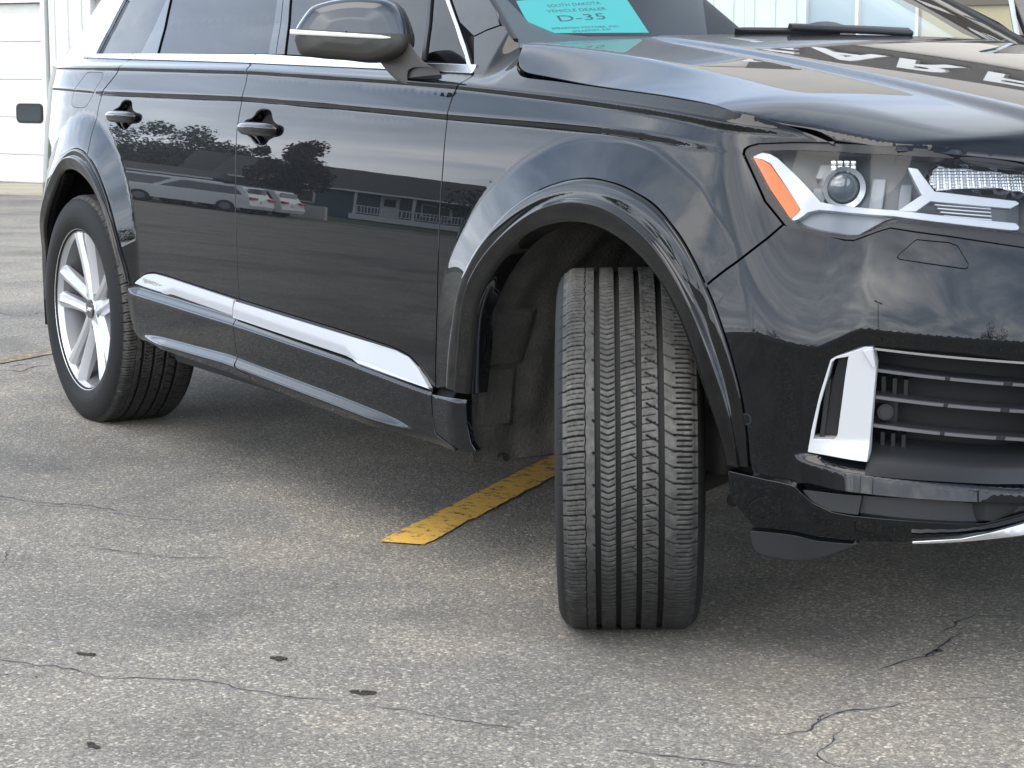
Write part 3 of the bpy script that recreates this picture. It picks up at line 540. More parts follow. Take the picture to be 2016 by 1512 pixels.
# ---- bumper
zbbc=lambda s: float(zbb_(s))
hlow=hl[9:18]     # 2016.. -> 1559
fo2=Fo[np.argmin(np.hypot(*(Fo-bg[0]).T)):]
bump_poly=cat(bg,hl[18:19]*0+hl[18],hlow[::-1][0:0] if 0 else hl[17:9:-1],[(1.165,float(hl[10,1])-.005),(1.165,.44),(1.60,.425),(1.60,.363)],between(lambda q: zbbc(q)+.006,1.55,.62,50),D['valance'][2:3],D['valance'][1:2],[(.506,.402)],fo2[::-1][1:])
intake=cat(D['intake'][:7],[(1.145,float(D['intake'][7,1]))],[(1.145,float(D['intake'][8,1]))],D['intake'][9:])
wash=D['washer']
bumper=part(panel('front_bumper',bump_poly,M['paint'],suv,holes=[intake,wash],res=.0075,feats=False))
panel('washer_flap',wash,M['paint'],bumper,gap=.0022,res=.012)
val=cat(D['valance'][:11],[(1.2,.375),(1.60,.385),(1.60,.30),(1.2,.30)],D['valance'][14:]); 
part(panel('front_valance',val,M['paint'],suv,off=lambda s,z:.014-.20*np.maximum(0,.40-z)-.2*np.maximum(0,.31-z),res=.014,feats=False,hem=.02))
part(panel('skid_trim',cat(D['skid'][:5],[(1.2,.365),(1.6,.37),(1.6,.33),(1.2,.325)],D['skid'][7:]),M['chrome_satin'],suv,off=.018,res=.012,feats=False))
def skin_flat(s,z,off=0.0):
    p=skin(s,zbb_(s)-.03,off); p[...,2]=z; return p
def skin_flat_n(s,z,off=0.0):
    b,n=plan(s); return np.concatenate([n,np.zeros_like(n[...,:1])],-1)
lg=cat(D['lowgrille'][:4],[(1.6,.36),(1.6,.38),(1.2,.372)],D['lowgrille'][6:])
part(panel('lower_grille_tray',lg,M['plastic'],suv,off=-.012,res=.02,feats=False,surf=skin_flat,surfn=skin_flat_n)); part(panel('blanking_plate',D['blank'],M['grey_plastic'],suv,off=.002,res=.014,feats=False,surf=skin_flat,surfn=skin_flat_n))
part(panel('air_dam',D['airdam'],M['grey_plastic'],suv,off=-.02,res=.012,feats=False,hem=.02))
rows=[skin(a[:,0],a[:,1],q) for a,q in ((dens(intake,.015),-.003),(dens(intake,.015),-.11))]
rows=[np.vstack([r,r[:1]]) for r in rows]
part(loft('intake_duct',rows,M['plastic'],suv)); part(panel('intake_back',intake,M['under'],suv,off=-.10,hem=0,feats=False))
bez=part(panel('intake_bezel',D['bezel'],M['whitesilver'],suv,holes=[D['bezhole']],off=lambda s,z:.004+.035*sstep(s,.745,.64)*0+.018*sstep(.52-z,0.03,.07)*sstep(s,.60,.74),res=.008,hem=.035,feats=False))
panel('bezel_corner',D['bezflat'],M['whitesilver'],bez,off=.009,res=.008,feats=False,hem=.01)
panel('bezel_pocket',D['bezhole'],M['plastic'],bez,off=lambda s,z:-.035+.25*np.clip(.68-s,0,.08),hem=.0,res=.01,feats=False)
sa=np.array([(.655,.60),(.637,.485),(.650,.485),(.668,.60)]); panel('bezel_fin',sa,M['plastic'],bez,off=-.012,hem=.03,feats=False,res=.01)
def skinpath(L,off,n=40,ext=None):
    L=np.array(L,float)
    if ext: L=np.vstack([L,[ext]])
    L=resamp(L,n); return skin(L[:,0],L[:,1],off),skin_n(L[:,0],L[:,1],off)
for k in ('slat1','slat2','slat3'):
    e=D[k][-1]; p,n=skinpath(D[k][:2],-.03,40,(1.145,float(e[1])-.002))
    sl_=part(ribbon('grille_slat',p-n*.012,.011,.024,M['plastic'],suv,up=n))
    for a,b in ((0,.36),(.39,.69),(.72,1.0)):
        q,m_=skinpath(D[k][:2],-.03,40,(1.145,float(e[1])-.002)); i0,i1=int(a*39),int(b*39)+1
        ribbon('slat_strip',q[i0:i1],.008,.006,M['slat'],sl_,up=m_[i0:i1])
for j,(k1,k2) in enumerate((('slat1','slat2'),('slat3',None))):
    for q in range(3):
        s=.768+.024*q; z1=float(np.interp(s,D[k1][:2,0],D[k1][:2,1]))-.012; z0=(float(np.interp(s,D[k2][:2,0],D[k2][:2,1]))+.010) if k2 else z1-.062
        zz=np.linspace(z0,z1,4); p=skin(np.full(4,s),zz,-.055); part(ribbon('intake_fin',p,.010,.02,M['grey_plastic'],suv,up=skin_n(np.full(4,s),zz,-.05)))
p,n=skinpath(D['intop'][:2],-.006,30,(1.145,float(D['intop'][-1,1])-.003)); part(ribbon('intake_edge_strip',p,.006,.008,M['chrome_satin'],suv,up=n))
for k,(off0,off1,zz) in enumerate(((-.004,-.075,.022),)):
    L=cat(D['lip'][:4],[(1.145,float(D['lip'][3,1])+.004)]); L=resamp(L,30)
    r=[skin(L[:,0],L[:,1]-.028,.004),skin(L[:,0],L[:,1]-.006,.002),skin(L[:,0],L[:,1],-.004),skin(L[:,0],L[:,1]+.012,-.03),skin(L[:,0],L[:,1]+.03,-.075)]
    part(loft('intake_tray',r,M['grey_plastic'],suv,sharp=40))
def disc_on(name,sz,off,r,h,m,par,axis=None,ring=None):
    p=skin(np.array([sz[0]]),np.array([sz[1]]),off)[0]; n=skin_n(np.array([sz[0]]),np.array([sz[1]]),off)[0] if axis is None else np.array(axis,float); n=n/np.linalg.norm(n)
    bm=bmesh.new(); add_cyl(bm,p-n*h,p,r,r*.9); 
    return bmo(name,bm,m,par)
sn=disc_on('parking_sensor',D['sensor'][0],.002,.0095,.01,M['paint'],bumper); disc_on('sensor_ring',D['sensor'][0],.0012,.0125,.008,M['seal'],sn)
ps=part(disc_on('parking_sensor',D['psensor'][0],-.03,.017,.06,M['seal'],suv,axis=(.9,-.42,0)))
disc_on('sensor_face',D['psensor'][0],-.0285,.0125,.01,M['grey_plastic'],ps,axis=(.9,-.42,0))
pp=D['psensor'][0]; part(panel('sensor_bracket',[(pp[0]-.03,pp[1]-.028),(pp[0]+.028,pp[1]-.03),(pp[0]+.028,pp[1]+.026),(pp[0]-.03,pp[1]+.03)],M['grey_plastic'],suv,off=-.05,feats=False,hem=.03))
# ---- headlight
hlL=D['hl_lens']; hlx=cat(hl[:9],[(1.09,float(hl[9,1]))],[(1.09,float(hl[10,1]))],hl[11:])
lens=fair(cat(hlL,hlL[:1]),120,1,1)[:-1]
headl=part(panel('headlight',hlx,M['seal'],suv,holes=[lens],off=-.005,res=.012,hem=.02,feats=False,gap=.0005))
rows=[skin(a[:,0],a[:,1],q) for a,q in ((dens(lens,.012),-.006),(dens(lens,.012),-.10))]; loft('lamp_bowl',[np.vstack([r,r[:1]]) for r in rows],M['housing'],headl)
panel('lamp_back',lens,M['housing'],headl,off=-.095,hem=0,feats=False,res=.02)
panel('lens',lens,M['clear'],headl,off=-.001,hem=0,feats=False,res=.012,gap=.0005)
panel('amber_reflector',D['amber'],M['amber'],headl,off=-.010,hem=.012,feats=False,res=.010,gap=.0008,bev=.001)
bzo=D['bez_outer']
bz_o=panel('light_guide',bzo,M['drl'],headl,off=-.012,hem=.014,feats=False,res=.008,gap=.0006,bev=.002)
panel('light_guide',D['drlY'],M['drl'],headl,off=-.02,hem=.012,feats=False,res=.008,gap=.0006,bev=.002)
panel('lamp_tray',D['lowtray'],M['housing2'],headl,off=-.03,hem=.01,feats=False,res=.012,gap=.0006)
pr=D['proj'][0]; ax=(.86,-.50,-.06)
bm=bmesh.new(); c=Vector(skin(pr[:1],pr[1:2],-.06)[0]); a=Vector(ax).normalized(); add_cyl(bm,c-a*.07,c+a*.006,.040,.040,40,False); add_cyl(bm,c+a*.006,c-a*.002,.040,.031,40,False); bmo('projector_ring',bm,M['drl'],headl)
bm=bmesh.new(); bmesh.ops.create_uvsphere(bm,u_segments=32,v_segments=16,radius=.031,matrix=Matrix.Translation(c-a*.012)@a.to_track_quat('Z','Y').to_matrix().to_4x4()@Matrix.Diagonal((1,1,.55,1))); bmo('projector_lens',bm,mat('lens_glass',(.10,.12,.14),.03,coat=1,spec=1),headl)
bm=bmesh.new(); q=Vector(skin(D['proj2'][0,:1],D['proj2'][0,1:2],-.055)[0])
for i in range(4):
    for j in range(3): add_box(bm,q+Vector((-.012+.0,-.022,0))*(i-1.5)*.5+Vector((0,0,-.009+.009*j)),(.009,.011,.008),rz=R(30),bev=.001)
bmo('led_block',bm,mat('led_crystal',(.9,.92,.95),.08,metal=.6,coat=1),headl)
for s0,z0,w,h,o in ((.60,.975,.05,.028,-.055),(.73,.935,.035,.06,-.075),(.80,.93,.03,.05,-.08),(.585,.93,.035,.03,-.06)):
    panel('lamp_housing_block',[(s0-w/2,z0-h/2),(s0+w/2,z0-h/2),(s0+w/2+.006,z0+h/2),(s0-w/2+.006,z0+h/2)],M['housing2'],headl,off=o,hem=.03,feats=False,res=.012,bev=.003)
l2=D['lamp2']; panel('turn_lamp',l2,mat('ribbed_reflector',(.62,.65,.69),.22,metal=.8),headl,off=lambda s,z:-.05+.0016*np.sin(s*900)+.0016*np.sin(z*1100),hem=.02,feats=False,res=.0028)
v_=D['vents']
for i in range(4):
    zc0=v_[:,1].mean()+.010-.0065*i; s0=v_[:,0].min(); p,n=skinpath([(s0+.006*i,zc0+.004),(v_[:,0].max(),zc0-.004)],-.032,10); ribbon('lamp_vent',p,.003,.01,M['drl'],headl,up=n)
# ---- hood
K0=xy(fair(D['shut'],60)[22:]); K0=K0[np.argsort(K0[:,0])]; K0=K0[K0[:,0]<.50]
c1x=np.array([-.46,-.269,-.106,.119,.338,.505,.614,.698,.768]); c1y=np.array([.80,.776,.754,.722,.689,.652,.623,.6,.566]); c1z=np.polyfit(c1x,[1.227,1.209,1.191,1.162,1.124,1.089,1.068,1.049,1.03],2)
c2z=np.polyfit([-.101,-.057,.119,.327,.518,.655],[1.204,1.2,1.173,1.142,1.108,1.084],2)
k0x,k0y,k0z=K0[:,0],-K0[:,1],K0[:,2]
k0zf=np.polyfit(k0x,k0z,3); k0s=(k0z[-1]-k0z[-8])/(k0x[-1]-k0x[-8])
FE=np.vstack([xy(fair(D['shut'],60))[[-12,-9,-6,-3]],xy(cat(hl[5:9],[(1.09,float(hl[9,1]))])),[(.835,-.25,.998),(.845,0,.995)]])
FE=fair(FE,120,3,3); fey,fex,fez=-FE[::-1,1],FE[::-1,0],FE[::-1,2]
def _H(x,y):
    y=np.abs(y); a0=np.interp(x,k0x,k0y); z0=np.interp(x,k0x,k0z)
    x0=k0x[0]; z0=np.where(x<x0,z0+(x0-x)*.09,z0); z0=np.where(x>k0x[-1],k0z[-1]+(x-k0x[-1])*np.clip(k0s,-.45,-.2),z0); a0=np.where(x>k0x[-1],k0y[-1]-.15*(x-k0x[-1]),a0)
    a1=np.minimum(np.interp(x,c1x,c1y),a0-.05); z1=np.polyval(c1z,np.clip(x,-.5,1.0)); z1=z1+np.log1p(np.exp((z0+.012-z1)/.006))*.006
    a2=np.interp(x,[-.3,0,.4,.9],[.52,.47,.42,.35]); z2=np.polyval(c2z,np.clip(x,-.5,1.0))+.009; a2b=a2+.045
    z2b=z1+(z2-.007-z1)*np.clip((a1-a2b)/np.maximum(a1-a2,.05),0,1); zc=z2+.016
    t=lambda a,b: np.clip((a-y)/np.maximum(a-b,1e-3),0,1)
    u=np.minimum((a0-y)/np.maximum(a0-a1,1e-3),1); u=np.maximum(u,-.4)
    z=np.where(y>a1,z0+(z1-z0)*(u+.35*np.where(u>0,u*(1-u),u)),np.where(y>a2b,z1+(z2b-z1)*t(a1,a2b),np.where(y>a2,z2b+(z2-z2b)*t(a2b,a2),z2+(zc-z2)*(1-(1-t(a2,0))**2))))
    return z
def hoodf(x,y,off=0.0):
    x=np.asarray(x,float); y=np.asarray(y,float); z=0
    for dx in (-.05,-.025,0,.025,.05):
        for d in (-.014,-.009,-.0045,0,.0045,.009,.014): z=z+_H(x+dx,y+d)
    z=z/35; ay=np.abs(y); ef=np.interp(ay,fey,fex); ez_=np.interp(ay,fey,fez)
    q=np.maximum(ef-x,0); nose=ez_-.011+.70*np.sqrt(.10*(q+.0008))+.6*q; k=.006; m=np.where(x>.45,1,0)
    zs=-k*np.log(np.exp(-(z-1)/k)+np.exp(-(nose-1)/k))+1
    w=sstep(x,.30,.42); z=z*(1-w)+zs*w
    return np.stack([x,y,z+off],-1)
def hoodn(x,y,off=0.0):
    e=.003; a=hoodf(x+e,y)-hoodf(x-e,y); b=hoodf(x,y+e)-hoodf(x,y-e); n=np.cross(a,b); return n/np.linalg.norm(n,axis=-1,keepdims=True)
xr=lambda y: -.462+.22*(1-np.minimum(1,(np.abs(y)/.80))**2)
sh=xy(fair(D['shut'],90,2,2))[:,:2]; fr=xy(cat(hl[6:9],[(1.09,float(hl[9,1]))]))[:,:2]; fr[:,0]+=.004
yy=np.linspace(-.80,.80,40)
half=np.vstack([sh,fr,[(.835,-.25)]]); other=half[::-1]*[1,-1]
hood=panel('hood',np.vstack([half,[(.845,0)],other,np.stack([xr(yy[::-1]),yy[::-1]],1)[1:-1]]),M['paint'],suv,res=.018,hem=.02,feats=False,surf=hoodf,surfn=hoodn,gap=.0022,inner=np.vstack([np.stack([np.interp(np.abs(yq),fey,fex)-dq,yq],1) for dq,yq in ((dq,np.arange(-.88,.88,.007)+.0035*(k%2)) for k,dq in enumerate((.0055,.009,.013,.018,.024,.032,.042,.054)))]))
# ---- windscreen
wc=xy(D['wsedge'][:1])[0]
def wsf(a,b,off=0.0):
    a=np.asarray(a,float); b=np.asarray(b,float); k=1-a*a
    B=np.stack([wc[0]-.012+.215*k,wc[1]*-a,wc[2]-.004+.008*k],-1); T=np.stack([-1.30+.12*k,.60*a,1.60+.055*k],-1)
    p=B*(1-b[...,None])+T*b[...,None]; p[...,2]+=.10*b*(1-b)*(.4+.6*k); p[...,0]+=.03*b*(1-b)
    n=np.array([.45,0,.89]); return p+n*np.asarray(off)[...,None]
def wsn(a,b,off=0.0):
    e=.004; u=wsf(a+e,b)-wsf(a-e,b); v=wsf(a,b+e)-wsf(a,b-e); n=np.cross(u,v); return n/np.linalg.norm(n,axis=-1,keepdims=True)
ws=panel('windscreen',[(-1,0),(1,0),(1,1),(-1,1)],M['glass'],suv,res=.05,hem=0,feats=False,surf=wsf,surfn=wsn,gap=0)
fr_=np.linspace(-1,1,41); fb=[]
panel('windscreen_border',np.vstack([[(-1,-.02),(1,-.02),(1,1),(.955,.98)],[(.955,.30),(.93,.12),(.88,.055),(.80,.034),(.6,.028)],[(-.6,.028),(-.80,.034),(-.88,.055),(-.93,.12),(-.955,.30)],[(-.955,.98),(-1,1)]]),M['housing2'],suv,res=.04,dres=.02,hem=0,feats=False,surf=wsf,surfn=wsn,off=-.004,gap=0)
for q in (-1,1):
    t=np.linspace(0,1,30); P_=wsf(np.full(30,float(q)),t,.004); part_=ribbon('windscreen_moulding',P_,.02,.012,M['seal'],suv,up=wsn(np.full(30,q*.97),t))
# cowl under the hood's rear edge
yy2=np.linspace(-.78,.78,30); r0=np.stack([xr(yy2)+.05,yy2,hoodf(xr(yy2)+.05,yy2)[:,2]-.03],1); r1=np.stack([xr(yy2)-.10,yy2,np.full(30,1.20)],1); loft('cowl_panel',[r0,r1],M['plastic'],suv)
# ---- A pillar, roof rail, glass house
aw=xy(D['wsedge'])
asp=D['apsplit']
ap=cat(asp,D['wsedge'][3:],[(-1.27,1.60),(-1.5,1.64),(-3.80,1.64),(-3.80,1.565)],D['dlor'][::-1][:0],[(-3.6,1.585),(-2.4,1.60),(-1.55,1.575),(-1.25,1.52)],D['dlofront'][::-1][:2])
part(panel('roof_pillar',ap,M['paint'],suv,res=.03,feats=False))
t=np.linspace(-1,1,41); RR=[]
for x in np.linspace(-3.95,-1.24,24):
    e=skin(np.array([x]),np.array([1.637]))[0]; RR.append(np.stack([np.full(41,x)+ (0 if x>-3.8 else 0),e[1]*-t,1.635+.085*(1-t**2)*(1-.35*((x+2.4)/1.5)**2)],1))
loft('roof',RR,M['paint'],suv)
def win(name,pl,par): return panel(name,pl,M['tint'],par,off=-.010,res=.03,hem=0,feats=False,gap=0)
ct=D['chrome_top']; cz=lambda s: np.interp(s,ct[:,0],ct[:,1])
top=lambda s: np.interp(s,[-3.6,-2.4,-1.55,-1.25],[1.57,1.59,1.565,1.51])
def up(P,z): # continue a two-point line to height z
    a,b=P[0],P[1]; return (a[0]+(b[0]-a[0])*(z-a[1])/(b[1]-a[1]),z)
b2,qp,b1,c2,c1,gl=D['bp2'],D['qp'],D['bp1'],D['cp2'],D['cp1'],D['glr']
q_up=up(qp,1.50)
win('side_glass',[b2[0],(qp[0][0],cz(qp[0][0])),q_up,(-1.35,1.53),(-1.5,1.555),up(b2,1.56)],front_door)
di=D['dloin']; win('quarter_glass',np.vstack([[qp[0]],di,[(-1.22,1.50)],[q_up]]),front_door)
win('side_glass',[c2[0],b1[0],up(b1,1.57),up(c2,1.58)],rear_door)
win('rear_quarter_glass',np.vstack([gl,[up(gl[2:],1.55)],[up(c1,1.57)],[c1[0]]]),quarter)
def pil(name,pl,par,m='gloss',off=-.004): return panel(name,pl,M[m],par,off=off,res=.03,feats=False,gap=.0008)
pil('door_pillar',[(b2[0][0]-.0,b2[0][1]),up(b2,1.56),((up(b2,1.56)[0]+up(b1,1.57)[0])/2,1.565),((b2[0][0]+b1[0][0])/2,cz(-1.7))],front_door)
pil('door_pillar',[b1[0],((b2[0][0]+b1[0][0])/2-.003,cz(-1.7)),((up(b2,1.56)[0]+up(b1,1.57)[0])/2-.003,1.565),up(b1,1.57)],rear_door)
pil('door_pillar',[c1[0],c2[0],up(c2,1.58),up(c1,1.58)],rear_door)
qq=np.array([qp[0],up(qp,1.50)]); pil('glass_divider',[(qq[0,0]-.006,qq[0,1]),(qq[0,0]+.010,qq[0,1]),(qq[1,0]+.010,qq[1,1]),(qq[1,0]-.006,qq[1,1])],front_door,'seal',-.003)
# black sail-shaped inner cover behind the quarter glass
pil('sail_cover',[(-.58,1.178),(-.74,1.187),(-.72,1.225),(-.70,1.243),(-.66,1.246),(-.63,1.225)],front_door,'seal',-.03)
rimtop=np.array([(-3.62,1.57),(-2.4,1.592),(-1.55,1.566),(-1.25,1.512)])
def chrome(name,P,w,par,off=.004,m='chrome'):
    L=resamp(P,50); return ribbon(name,skin(L[:,0],L[:,1],off),w,.008,M[m],par,up=skin_n(L[:,0],L[:,1],off))
mid=lambda s: (bz(s)+cz(s))/2
for nm,a,b,par in (('belt_moulding',gA[0,0]-.004,gB[0,0]+.004,front_door),('belt_moulding',gB[0,0]-.003,gC[0,0]+.004,rear_door),('belt_moulding',gC[0,0]-.003,-3.17,quarter)):
    pl=cat(between(bz,a,b,30)+[0,.002],between(cz,b,a,30))
    panel(nm,pl,M['chrome_satin'],par,off=lambda s,z:.006-.45*np.clip(z-bz(s)-.004,0,.03)*0,res=.012,hem=.012,feats=False,gap=.0006,bev=.0025)
panel('window_moulding',cat(D['dlofront'],[(-1.24,1.535),(-1.235,1.512)],D['dloin'][::-1]),M['chrome_satin'],front_door,off=.007,res=.012,hem=.012,feats=False,gap=.0006,bev=.002)
panel('window_moulding',cat(D['dlor'],[(-3.70,1.555),(-3.66,1.535)],D['glr'][::-1]),M['chrome_satin'],quarter,off=.006,res=.012,hem=.012,feats=False,gap=.0006,bev=.002)
part(chrome('roof_moulding',np.array([(-3.68,1.562),(-2.4,1.598),(-1.55,1.572),(-1.24,1.524)]),.014,suv))
# ---- handles
def handle(rec,par,c):
    ctr=rec.mean(0)
    def dish(s,z):
        r=np.min([np.hypot(s-p[0],z-p[1]) for p in dens(rec,.004)],axis=0); return -.040*(1-np.exp(-(r/.016)**2))-.0005
    panel('handle_recess',rec,M['gloss'],par,off=dish,res=.006,hem=0,feats=False,gap=0)
    s0,s1=rec[:,0].min()-.002,rec[:,0].max()+.004; n=30; t=np.linspace(0,1,n); s=s0+(s1-s0)*t
    zc=c+.006*(t-.5)*0; env=np.clip(1-np.abs(2*t-1)**5,0.02,1)**.5
    off=.006+.010*np.sin(np.pi*t)**.6; hh=.0165*env+.002; dd=.012*env+.002; rows=[]
    for i in range(n):
        a=np.linspace(0,2*np.pi,20,endpoint=False); zz=float(c)+hh[i]*np.sign(np.sin(a))*np.abs(np.sin(a))**.8; oo=off[i]+dd[i]*np.sign(np.cos(a))*np.abs(np.cos(a))**.8+.30*np.minimum(zz-float(c),.006)
        rows.append(skin(np.full(20,s[i]),zz,oo))
    h=loft('door_handle',rows,M['gloss'],par,wrap_m=True,flip=True)
    return h
handle(recF,front_door,1.006); handle(recR,rear_door,1.019)
# ---- door mirror, half folded
mA=np.array([-.818,-.90,0]); e1=np.array([-.599,-.801,0]); e2=np.array([.801,-.599,0]); ez=np.array([0,0,1.])
sil=np.array([(.287,1.238),(.285,1.255),(.278,1.267),(.26,1.293),(.243,1.313),(.223,1.32),(.192,1.328),(.158,1.333),(.114,1.335),(.065,1.331),(.051,1.327),(.039,1.321),(.025,1.307),(.015,1.288),(.003,1.255),(0,1.243),(0,1.219),(.018,1.2),(.052,1.188),(.084,1.180),(.115,1.18),(.164,1.186),(.213,1.189),(.257,1.194),(.274,1.199),(.281,1.217)])
S=fair(cat(sil,sil[:1]),90,1,1)[:-1]; cen=np.array([.15,1.252])
prof=[(.90,-.062),(.97,-.058),(1,-.045),(1.0,-.01),(.99,.010),(.965,.026),(.92,.038),(.84,.046),(.70,.052),(.4,.058),(.02,.060)]
pf=np.array(prof); tt=np.linspace(0,1,31); sp=resamp(pf,31)
rows=[]
for k,h in sp:
    q=cen+(S-cen)*k; rows.append(mA+q[:,:1]*e1+q[:,1:]*ez+e2*h)
V=np.concatenate(rows); F=grid_faces(len(rows),len(S),False,True); zt=V[F].mean(1); loc=(zt-mA)@e1; spl=1.243+.056*loc
capm=zt[:,2]>spl+.0015; band=np.abs(zt[:,2]-spl+.008)<.009
side_mirror=npmesh('door_mirror',V,F[~capm][:,::-1],M['mirror_plastic'],suv)
npmesh('mirror_cap',V,F[capm][:,::-1],M['cap'],side_mirror)
tb=np.linspace(.045,.285,30); pts=[]
def front_of(t,z):
    q=np.array([t,z]); d=q-cen; k=np.linalg.norm(d); th=math.atan2(d[1],d[0]); sa_=np.arctan2(S[:,1]-cen[1],S[:,0]-cen[0]); o=np.argsort(sa_); Rr=np.interp(th,sa_[o],np.hypot(*(S-cen)[o].T),period=2*np.pi)
    kk=min(1,k/Rr); g=sp[np.argsort(sp[:,0])]; f=sp[14:]; return mA+t*e1+z*ez+e2*np.interp(kk,f[::-1][:,0],f[::-1][:,1])
for t_ in tb: pts.append(front_of(t_,1.2455+.0555*t_-.009))
pts=np.array(pts); ribbon('turn_signal',pts,np.interp(tb,[.045,.07,.285],[.003,.009,.012]),.006,mat('mirror_lamp',(.62,.61,.56),.2,coat=1),side_mirror,up=np.tile(e2,(30,1)))
npmesh('mirror_glass',np.concatenate([rows[0]+e2*-.001]),[tuple(range(len(S)))],M['chrome'],side_mirror,smooth=False)
# stalk
st0=[mA+t_*e1+z_*ez for t_,z_ in ((.0,1.215),(.06,1.180))]
a0=mA+.045*e1+ez*1.205+e2*-.005; b0=skin(np.array([-.735]),np.array([1.147]))[0]
bm=bmesh.new()
d=Vector(b0-a0); ln=[]
for k in range(9):
    f=k/8; c=a0+(b0-a0)*f+np.array([0,0,-.012*math.sin(f*3.14)]); w=.062*(1-f)+.058*f; h=.030*(1-f)+.024*f
    ax1=np.array([1,0,0])*.9+np.array([0,.2,0]); ax1/=np.linalg.norm(ax1); ln.append([c+ax1*w*math.copysign(abs(math.cos(a))**.6,math.cos(a))+ez*h*math.copysign(abs(math.sin(a))**.6,math.sin(a)) for a in np.linspace(0,2*math.pi,24,endpoint=False)])
loft('mirror_stalk',ln,M['mirror_plastic'],side_mirror,wrap_m=True)
bm.free()
# ---- wheel housings and underbody
def linerf(cx,inner):
    def f(th,y,off=0.0):
        r=.485-np.asarray(off)+.03*np.clip((np.abs(th-1.57)-1.2)/.8,0,1)*1; return np.stack([cx+r*np.cos(th),y,.385+r*np.sin(th)],-1)
    return f
for cx,nm in ((0.0,'front'),(-3.01,'rear')):
    f=linerf(cx,1)
    def fn(a,b,off=0.0,f=f):
        e=.003; u=f(a+e,b,off)-f(a-e,b,off); v=f(a,b+e,off)-f(a,b-e,off); n=np.cross(u,v); return -n/np.linalg.norm(n,axis=-1,keepdims=True)
    th=np.linspace(.12,3.38,90); ys=np.linspace(-.925,-.50,24); TH,YY=np.meshgrid(th,ys,indexing='ij'); YY=np.maximum(YY,-.925+.075*np.clip((.75-TH)/.5,0,1)); Vv=f(TH,YY).reshape(-1,3)
    Vv=Vv+ (np.stack([np.cos(TH),np.zeros_like(TH),np.sin(TH)],-1)*(.006*np.sin(TH*9+YY*20)+.004*np.sin(YY*60))[...,None]).reshape(-1,3)
    lin=part(npmesh('wheel_liner',Vv,grid_faces(90,24)[:,::-1].copy(),M['liner'] if nm=='front' else M['under'],suv))
    if nm=='front':
        for (t0,t1,y0,y1) in ((2.62,2.92,-.915,-.80),(2.93,3.22,-.915,-.815)):
            rr=[]
            for k,(t_,o) in enumerate(((t0,0),(t0+.01,.009),(t1-.01,.009),(t1,0))): rr.append(f(np.full(8,t_),np.linspace(y0,y1,8),np.r_[0,o,o,o,o,o,o,0]))
            loft('liner_step',rr,M['liner'],lin,sharp=30)
        bm=bmesh.new(); add_cyl(bm,(-.475,-.86,.275),(-.455,-.86,.278),.012,.009,16); bmo('liner_clip',bm,M['seal'],lin)
    bm=bmesh.new(); bm.faces.new([bm.verts.new((cx+.49*math.cos(a),-.50,max(.30,.385+.49*math.sin(a)))) for a in np.linspace(0,2*math.pi,48,endpoint=False)]); part(bmo('liner_wall',bm,M['under'],suv))
bm=bmesh.new(); add_box(bm,(-1.5,0,.33),(1.96,1.72,.16),bev=.03); add_box(bm,(.60,0,.37),(.42,1.2,.08),bev=.03); add_box(bm,(-3.75,0,.42),(.5,1.5,.2),bev=.05); add_box(bm,(0,0,.34),(1.1,.9,.2),bev=.03); add_box(bm,(-3.0,0,.36),(1.1,.9,.2),bev=.03); bmo('underbody',bm,M['under'],suv)
bm=bmesh.new()
for a,b,r in (((-.02,-.5,.30),(.02,-.70,.27),.022),((-.28,-.42,.25),(0,-.70,.25),.02),((.02,-.60,.30),(.02,-.62,.80),.035),((.10,-.45,.26),(.16,-.68,.27),.014)): add_cyl(bm,a,b,r)
part(bmo('suspension_arm',bm,mat('cast_arm',(.10,.095,.09),.6,metal=.5),suv))
# inner shell behind the panel gaps
sg=np.linspace(-4.7,.44,300); zg=np.linspace(.33,1.17,60); SS,ZZ=np.meshgrid(sg,zg,indexing='ij'); Vv=skin(SS.ravel(),ZZ.ravel(),-.024); Fq=grid_faces(300,60)
cs,cz_=SS.ravel()[Fq].mean(1),ZZ.ravel()[Fq].mean(1)
ok=(np.hypot(cs,cz_-.385)>.525)&(np.hypot(cs+3.01,cz_-.385)>.525)&(cz_<bz(cs)-.01)&((cs<-.5)|(cz_<zl_(cs)-.03))
part(npmesh('body_shell',Vv,Fq[ok].copy(),M['inner'],suv))
# ---- cabin
bm=bmesh.new(); add_box(bm,(-.70,0,1.0),(.55,1.50,.30),bev=.06); add_box(bm,(-.72,.40,1.17),(.22,.42,.09),bev=.04); bmo('dashboard',bm,M['dash'],suv)
bm=bmesh.new(); add_box(bm,(-1.9,0,.62),(2.4,1.5,.10)); bmo('cabin_floor',bm,M['under'],suv)
def seat(x,y):
    bm=bmesh.new(); add_box(bm,(x,y,.80),(.52,.52,.20),bev=.06); add_box(bm,(0,0,0),(.16,.50,.66),bev=.06,M=Matrix.Translation((x-.30,y,1.12))@Matrix.Rotation(R(-14),4,'Y'))
    o=bmo('seat',bm,M['seat'],suv); bm=bmesh.new(); add_box(bm,(0,0,0),(.10,.27,.18),bev=.04,M=Matrix.Translation((x-.39,y,1.50))@Matrix.Rotation(R(-8),4,'Y')); bmo('headrest',bm,M['seat'],o)
for y in (-.40,.40): seat(-1.42,y); seat(-2.45,y)
bm=bmesh.new(); m=Matrix.Translation((-.93,.40,1.12))@Matrix.Rotation(R(-62),4,'Y')
n1,n2=40,10; vs=[[bm.verts.new(m@Vector(((.185+.015*math.cos(b))*math.cos(a),(.185+.015*math.cos(b))*math.sin(a),.015*math.sin(b)))) for b in np.linspace(0,2*math.pi,n2,endpoint=False)] for a in np.linspace(0,2*math.pi,n1,endpoint=False)]
